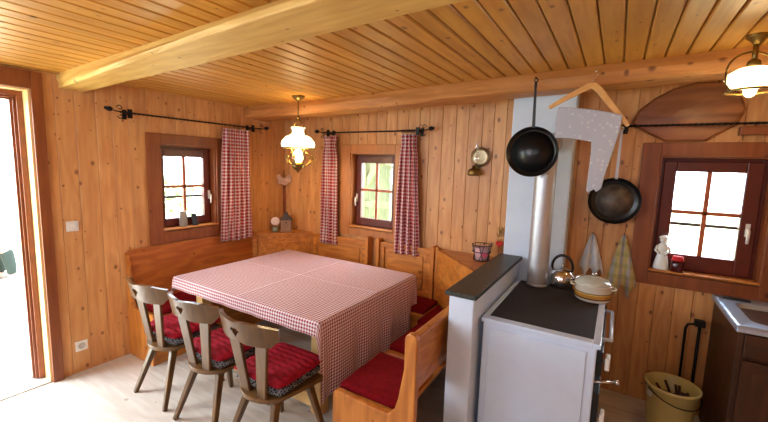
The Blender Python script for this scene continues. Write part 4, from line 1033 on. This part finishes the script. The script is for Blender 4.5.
# ---------------- bucket, pipes
bu = thing('bucket', 'yellow plastic bucket standing on the floor left of the sink cabinet', 'bucket', (4.06, -.35, 0))
bx, by = 4.055, -.36
mb = MB(); mb.lathe([(0, .0), (.112, 0), (.116, .008), (.146, .335), (.156, .338), (.158, .352), (.148, .356), (.142, .345), (.110, .02), (0, .015)], (bx, by, 0), 40); mb.build('body', 'yellow', bu)
mb = MB(); ax = Vector((math.cos(.55), math.sin(.55), 0)); fr_ = Vector((math.sin(.55), -math.cos(.55), 0))
mb.tube([Vector((bx, by, .33))+ax*(.158*math.cos(a))+fr_*(.165*math.sin(a))+Vector((0, 0, -.06*math.sin(a))) for a in [PI*k/20 for k in range(21)]], .0035, 6); mb.build('bail_handle', 'iron', bu)
mb = MB(); mb.prism([(-.02, 0), (.02, 0), (.02, .035), (-.02, .035)], Vector((bx, by, .27))+ax*-.147, fr_, (0, 0, 1), ax*-.004); mb.build('handle_lug', 'whitepl', bu)
mb = MB(); rnd = random.Random(9)
for k in range(9):
    a = rnd.uniform(0, 6.28); mb.tube([(bx+.05*math.cos(a), by+.05*math.sin(a), .19), (bx+.10*math.cos(a+1), by+.10*math.sin(a+1), .30+rnd.uniform(0, .03))], .008, 6)
mb.ball((bx+.06, by-.01, .25), .07, 1, .8, .9, 12); mb.ball((bx-.03, by+.03, .22), .08, 1, .9, .7, 12)
tag(mb.build('kitchen_scraps', plain('brown scraps', L(74, 40, 30), .8, var=.4, vs=30)), 'dark brown scraps lying in the yellow bucket', 'scraps')
dp = thing('drain_pipe', 'black bent pipe on the wall behind the yellow bucket', 'pipe', (4.17, -.06, 0))
mb = MB(); mb.tube([(4.135, -.06, .0), (4.13, -.06, .66), (4.14, -.06, .69), (4.165, -.06, .70), (4.23, -.06, .70)], .008, 10); mb.tube([(4.208, -.06, .0), (4.208, -.06, .69)], .010, 10); mb.build('pipe', 'iron', dp)
mb = MB(); mb.box(4.175, 4.235, -.085, -.03, .69, .735, c=.006); mb.build('valve_box', 'iron', dp)

# ---------------- outside: seated person, bench, shed, bushes
gb = thing('garden_bench', 'pale wooden garden bench standing outside the open door', 'bench', (-3.9, -2.5, -.06))
mb = MB()
for k in range(3): mb.box(-4.15+.15*k, -4.02+.15*k, -3.16, -1.88, .24, .27, c=.005)
mb.build('seat', 'tablewood', gb)
for y in (-3.05, -1.98):
    mb = MB(); mb.box(-4.13, -3.74, y-.03, y+.03, -.068, .24, c=.005); mb.build('leg', 'tablewood', gb)
def skin(name, verts, edges, radii, mat, parent=None, sub=2):
    me = bpy.data.meshes.new(name); me.from_pydata(verts, edges, []); o = bpy.data.objects.new(name, me); C.objects.link(o)
    if parent:
        o.parent = parent; I = wmat(parent).inverted()
        for v in me.vertices: v.co = I @ v.co
    s = o.modifiers.new('skin', 'SKIN'); s.use_smooth_shade = True
    if not me.skin_vertices: 
        bm = bmesh.new(); bm.from_mesh(me); bm.verts.layers.skin.verify(); bm.to_mesh(me); bm.free()
    for i, r in enumerate(radii): me.skin_vertices[0].data[i].radius = (r, r) if not isinstance(r, tuple) else r
    me.skin_vertices[0].data[0].use_root = True
    q = o.modifiers.new('sub', 'SUBSURF'); q.levels = sub; q.render_levels = sub
    me.materials.append(mat); return o
skinm = plain('skin', L(214, 168, 138), .5, var=.04)
pr = thing('person', 'person in beige shorts and dark green socks sitting on the bench outside', 'person', (-3.8, -1.95, -.06))
pxx = -3.85
V = [(pxx, -2.240, .43), (pxx, -2.270, .60), (pxx, -2.280, .80), (pxx, -2.260, .92), (pxx, -2.250, .99), (pxx, -2.230, 1.12), (pxx, -2.220, 1.20),
     (pxx+.10, -2.190, .43), (pxx+.12, -1.800, .45), (pxx+.12, -1.740, .24), (pxx+.12, -1.720, .02), (pxx+.12, -1.600, -.025),
     (pxx-.10, -2.190, .43), (pxx-.12, -1.800, .45), (pxx-.12, -1.800, .24), (pxx-.12, -1.820, .02), (pxx-.12, -1.700, -.025),
     (pxx+.19, -2.270, .87), (pxx+.24, -2.210, .62), (pxx+.16, -1.990, .53), (pxx+.14, -1.910, .525),
     (pxx-.19, -2.270, .87), (pxx-.24, -2.210, .62), (pxx-.16, -1.990, .53), (pxx-.14, -1.910, .525)]
Eg = [(0, 1), (1, 2), (2, 3), (3, 4), (4, 5), (5, 6), (0, 7), (7, 8), (8, 9), (9, 10), (10, 11), (0, 12), (12, 13), (13, 14), (14, 15), (15, 16), (3, 17), (17, 18), (18, 19), (19, 20), (3, 21), (21, 22), (22, 23), (23, 24)]
Rr = [.14, .13, .14, .10, .055, .095, .07, .10, .065, .055, .035, .032, .10, .065, .055, .035, .032, .055, .042, .03, .03, .055, .042, .03, .03]
skin('body', V, Eg, Rr, skinm, pr)
skin('shirt', [V[0], V[1], V[2], V[3], V[17], V[18], V[21], V[22]], [(0, 1), (1, 2), (2, 3), (3, 4), (4, 5), (3, 6), (6, 7)], [.152, .142, .152, .115, .068, .056, .068, .056], plain('grey blue shirt', L(120, 134, 160), .85), pr)
skin('shorts', [V[0], V[7], (pxx+.12, -1.870, .45), V[12], (pxx-.12, -1.870, .45)], [(0, 1), (1, 2), (0, 3), (3, 4)], [.158, .118, .088, .118, .088], plain('beige shorts cloth', L(222, 196, 158), .85), pr)
gs = plain('dark green knitted socks', L(20, 34, 27), .9)
for sx, a in ((1, -1.740), (-1, -1.800)):
    skin('sock', [(pxx+sx*.12, a-.03, .42), (pxx+sx*.12, a, .2), (pxx+sx*.12, a+.02, .02)], [(0, 1), (1, 2)], [.082, .075, .055], gs, pr)
    mb = MB(); y = a+.0; mb.lathe([(.0, -.065), (.055, -.062), (.058, -.03), (.045, .02), (.0, .035)], (pxx+sx*.12, y+.07, 0), 20, sy=2.0); plab(mb.build('shoe', plain('grey shoe', L(120, 116, 112), .7), pr), 'grey shoe')
mb = MB(); mb.ball((pxx, -2.240, 1.195), .105, 1, 1.1, .95); mb.build('hair', plain('brown hair', L(80, 56, 38), .8), pr)

sh = thing('wooden_shed', 'pale log shed with slanting braces seen through the middle window', 'shed', (-.3, 2.4, -.45))
shm = wood('weathered pale timber', L(104, 108, 74), L(70, 74, 48), 'Z', .7, .2)
def seg(name, a, b, w): 
    mb = MB(); mb.obox(a, b, w, w, (0, 1, .01)); mb.build(name, shm, sh, bevel=.01)
for x in (-1.4, -.35, .7): seg('post', (x, 2.3, -.45), (x, 2.3, 2.9), .14)
seg('top_plate', (-1.6, 2.3, 2.55), (.9, 2.3, 2.55), .16); seg('rail', (-1.5, 2.3, 1.05), (.8, 2.3, 1.05), .12)
seg('brace', (-.35, 2.32, 1.3), (.35, 2.32, 2.45), .12); seg('brace', (-1.0, 2.32, 2.45), (-.4, 2.32, 1.3), .12)
mb = MB(); mb.box(-1.6, .9, 3.4, 3.45, -.45, 2.7); mb.build('back_boarding', shm, sh)
mb = MB(); mb.add([(-1.9, 1.9, 2.55), (1.2, 1.9, 2.55), (1.2, 3.8, 3.2), (-1.9, 3.8, 3.2), (-1.9, 1.9, 2.62), (1.2, 1.9, 2.62), (1.2, 3.8, 3.27), (-1.9, 3.8, 3.27)], [(0, 1, 2, 3), (4, 7, 6, 5), (0, 4, 5, 1), (1, 5, 6, 2), (2, 6, 7, 3), (3, 7, 4, 0)]); mb.build('roof', shm, sh)
def bush(label, x, y, z, r, seed, n=420):
    rnd = random.Random(seed); t = thing('bush', label, 'bush', (x, y, z), 0, 'green bushes outside')
    mb = MB()
    for k in range(n):
        a = rnd.uniform(0, 2*PI); b = math.acos(rnd.uniform(-.3, 1)); rr = r*rnd.uniform(.6, 1)
        p = Vector((x+rr*math.sin(b)*math.cos(a), y+rr*math.sin(b)*math.sin(a), z+r*.75+rr*math.cos(b)*1.1)); d = Vector((rnd.uniform(-1, 1), rnd.uniform(-1, 1), rnd.uniform(-1, 1))).normalized(); e_ = d.cross(Vector((.3, .2, 1))).normalized(); s = r*.13
        mb.add([p-d*s, p+e_*s*.5, p+d*s, p-e_*s*.5], [(0, 1, 2, 3)])
    mb.build('foliage', 'leaf', t, fixn=False)
    mb = MB(); mb.tube([(x, y, z), (x, y, z+r)], [.05, .03], 8); mb.build('stem', 'darkwood', t)
bush('green bush standing left of the shed outside the middle window', -3.2, 3.0, -.45, .8, 1)
bush('round green bush on the meadow beyond the left wall window', -6.5, 1.8, -.12, .9, 3)
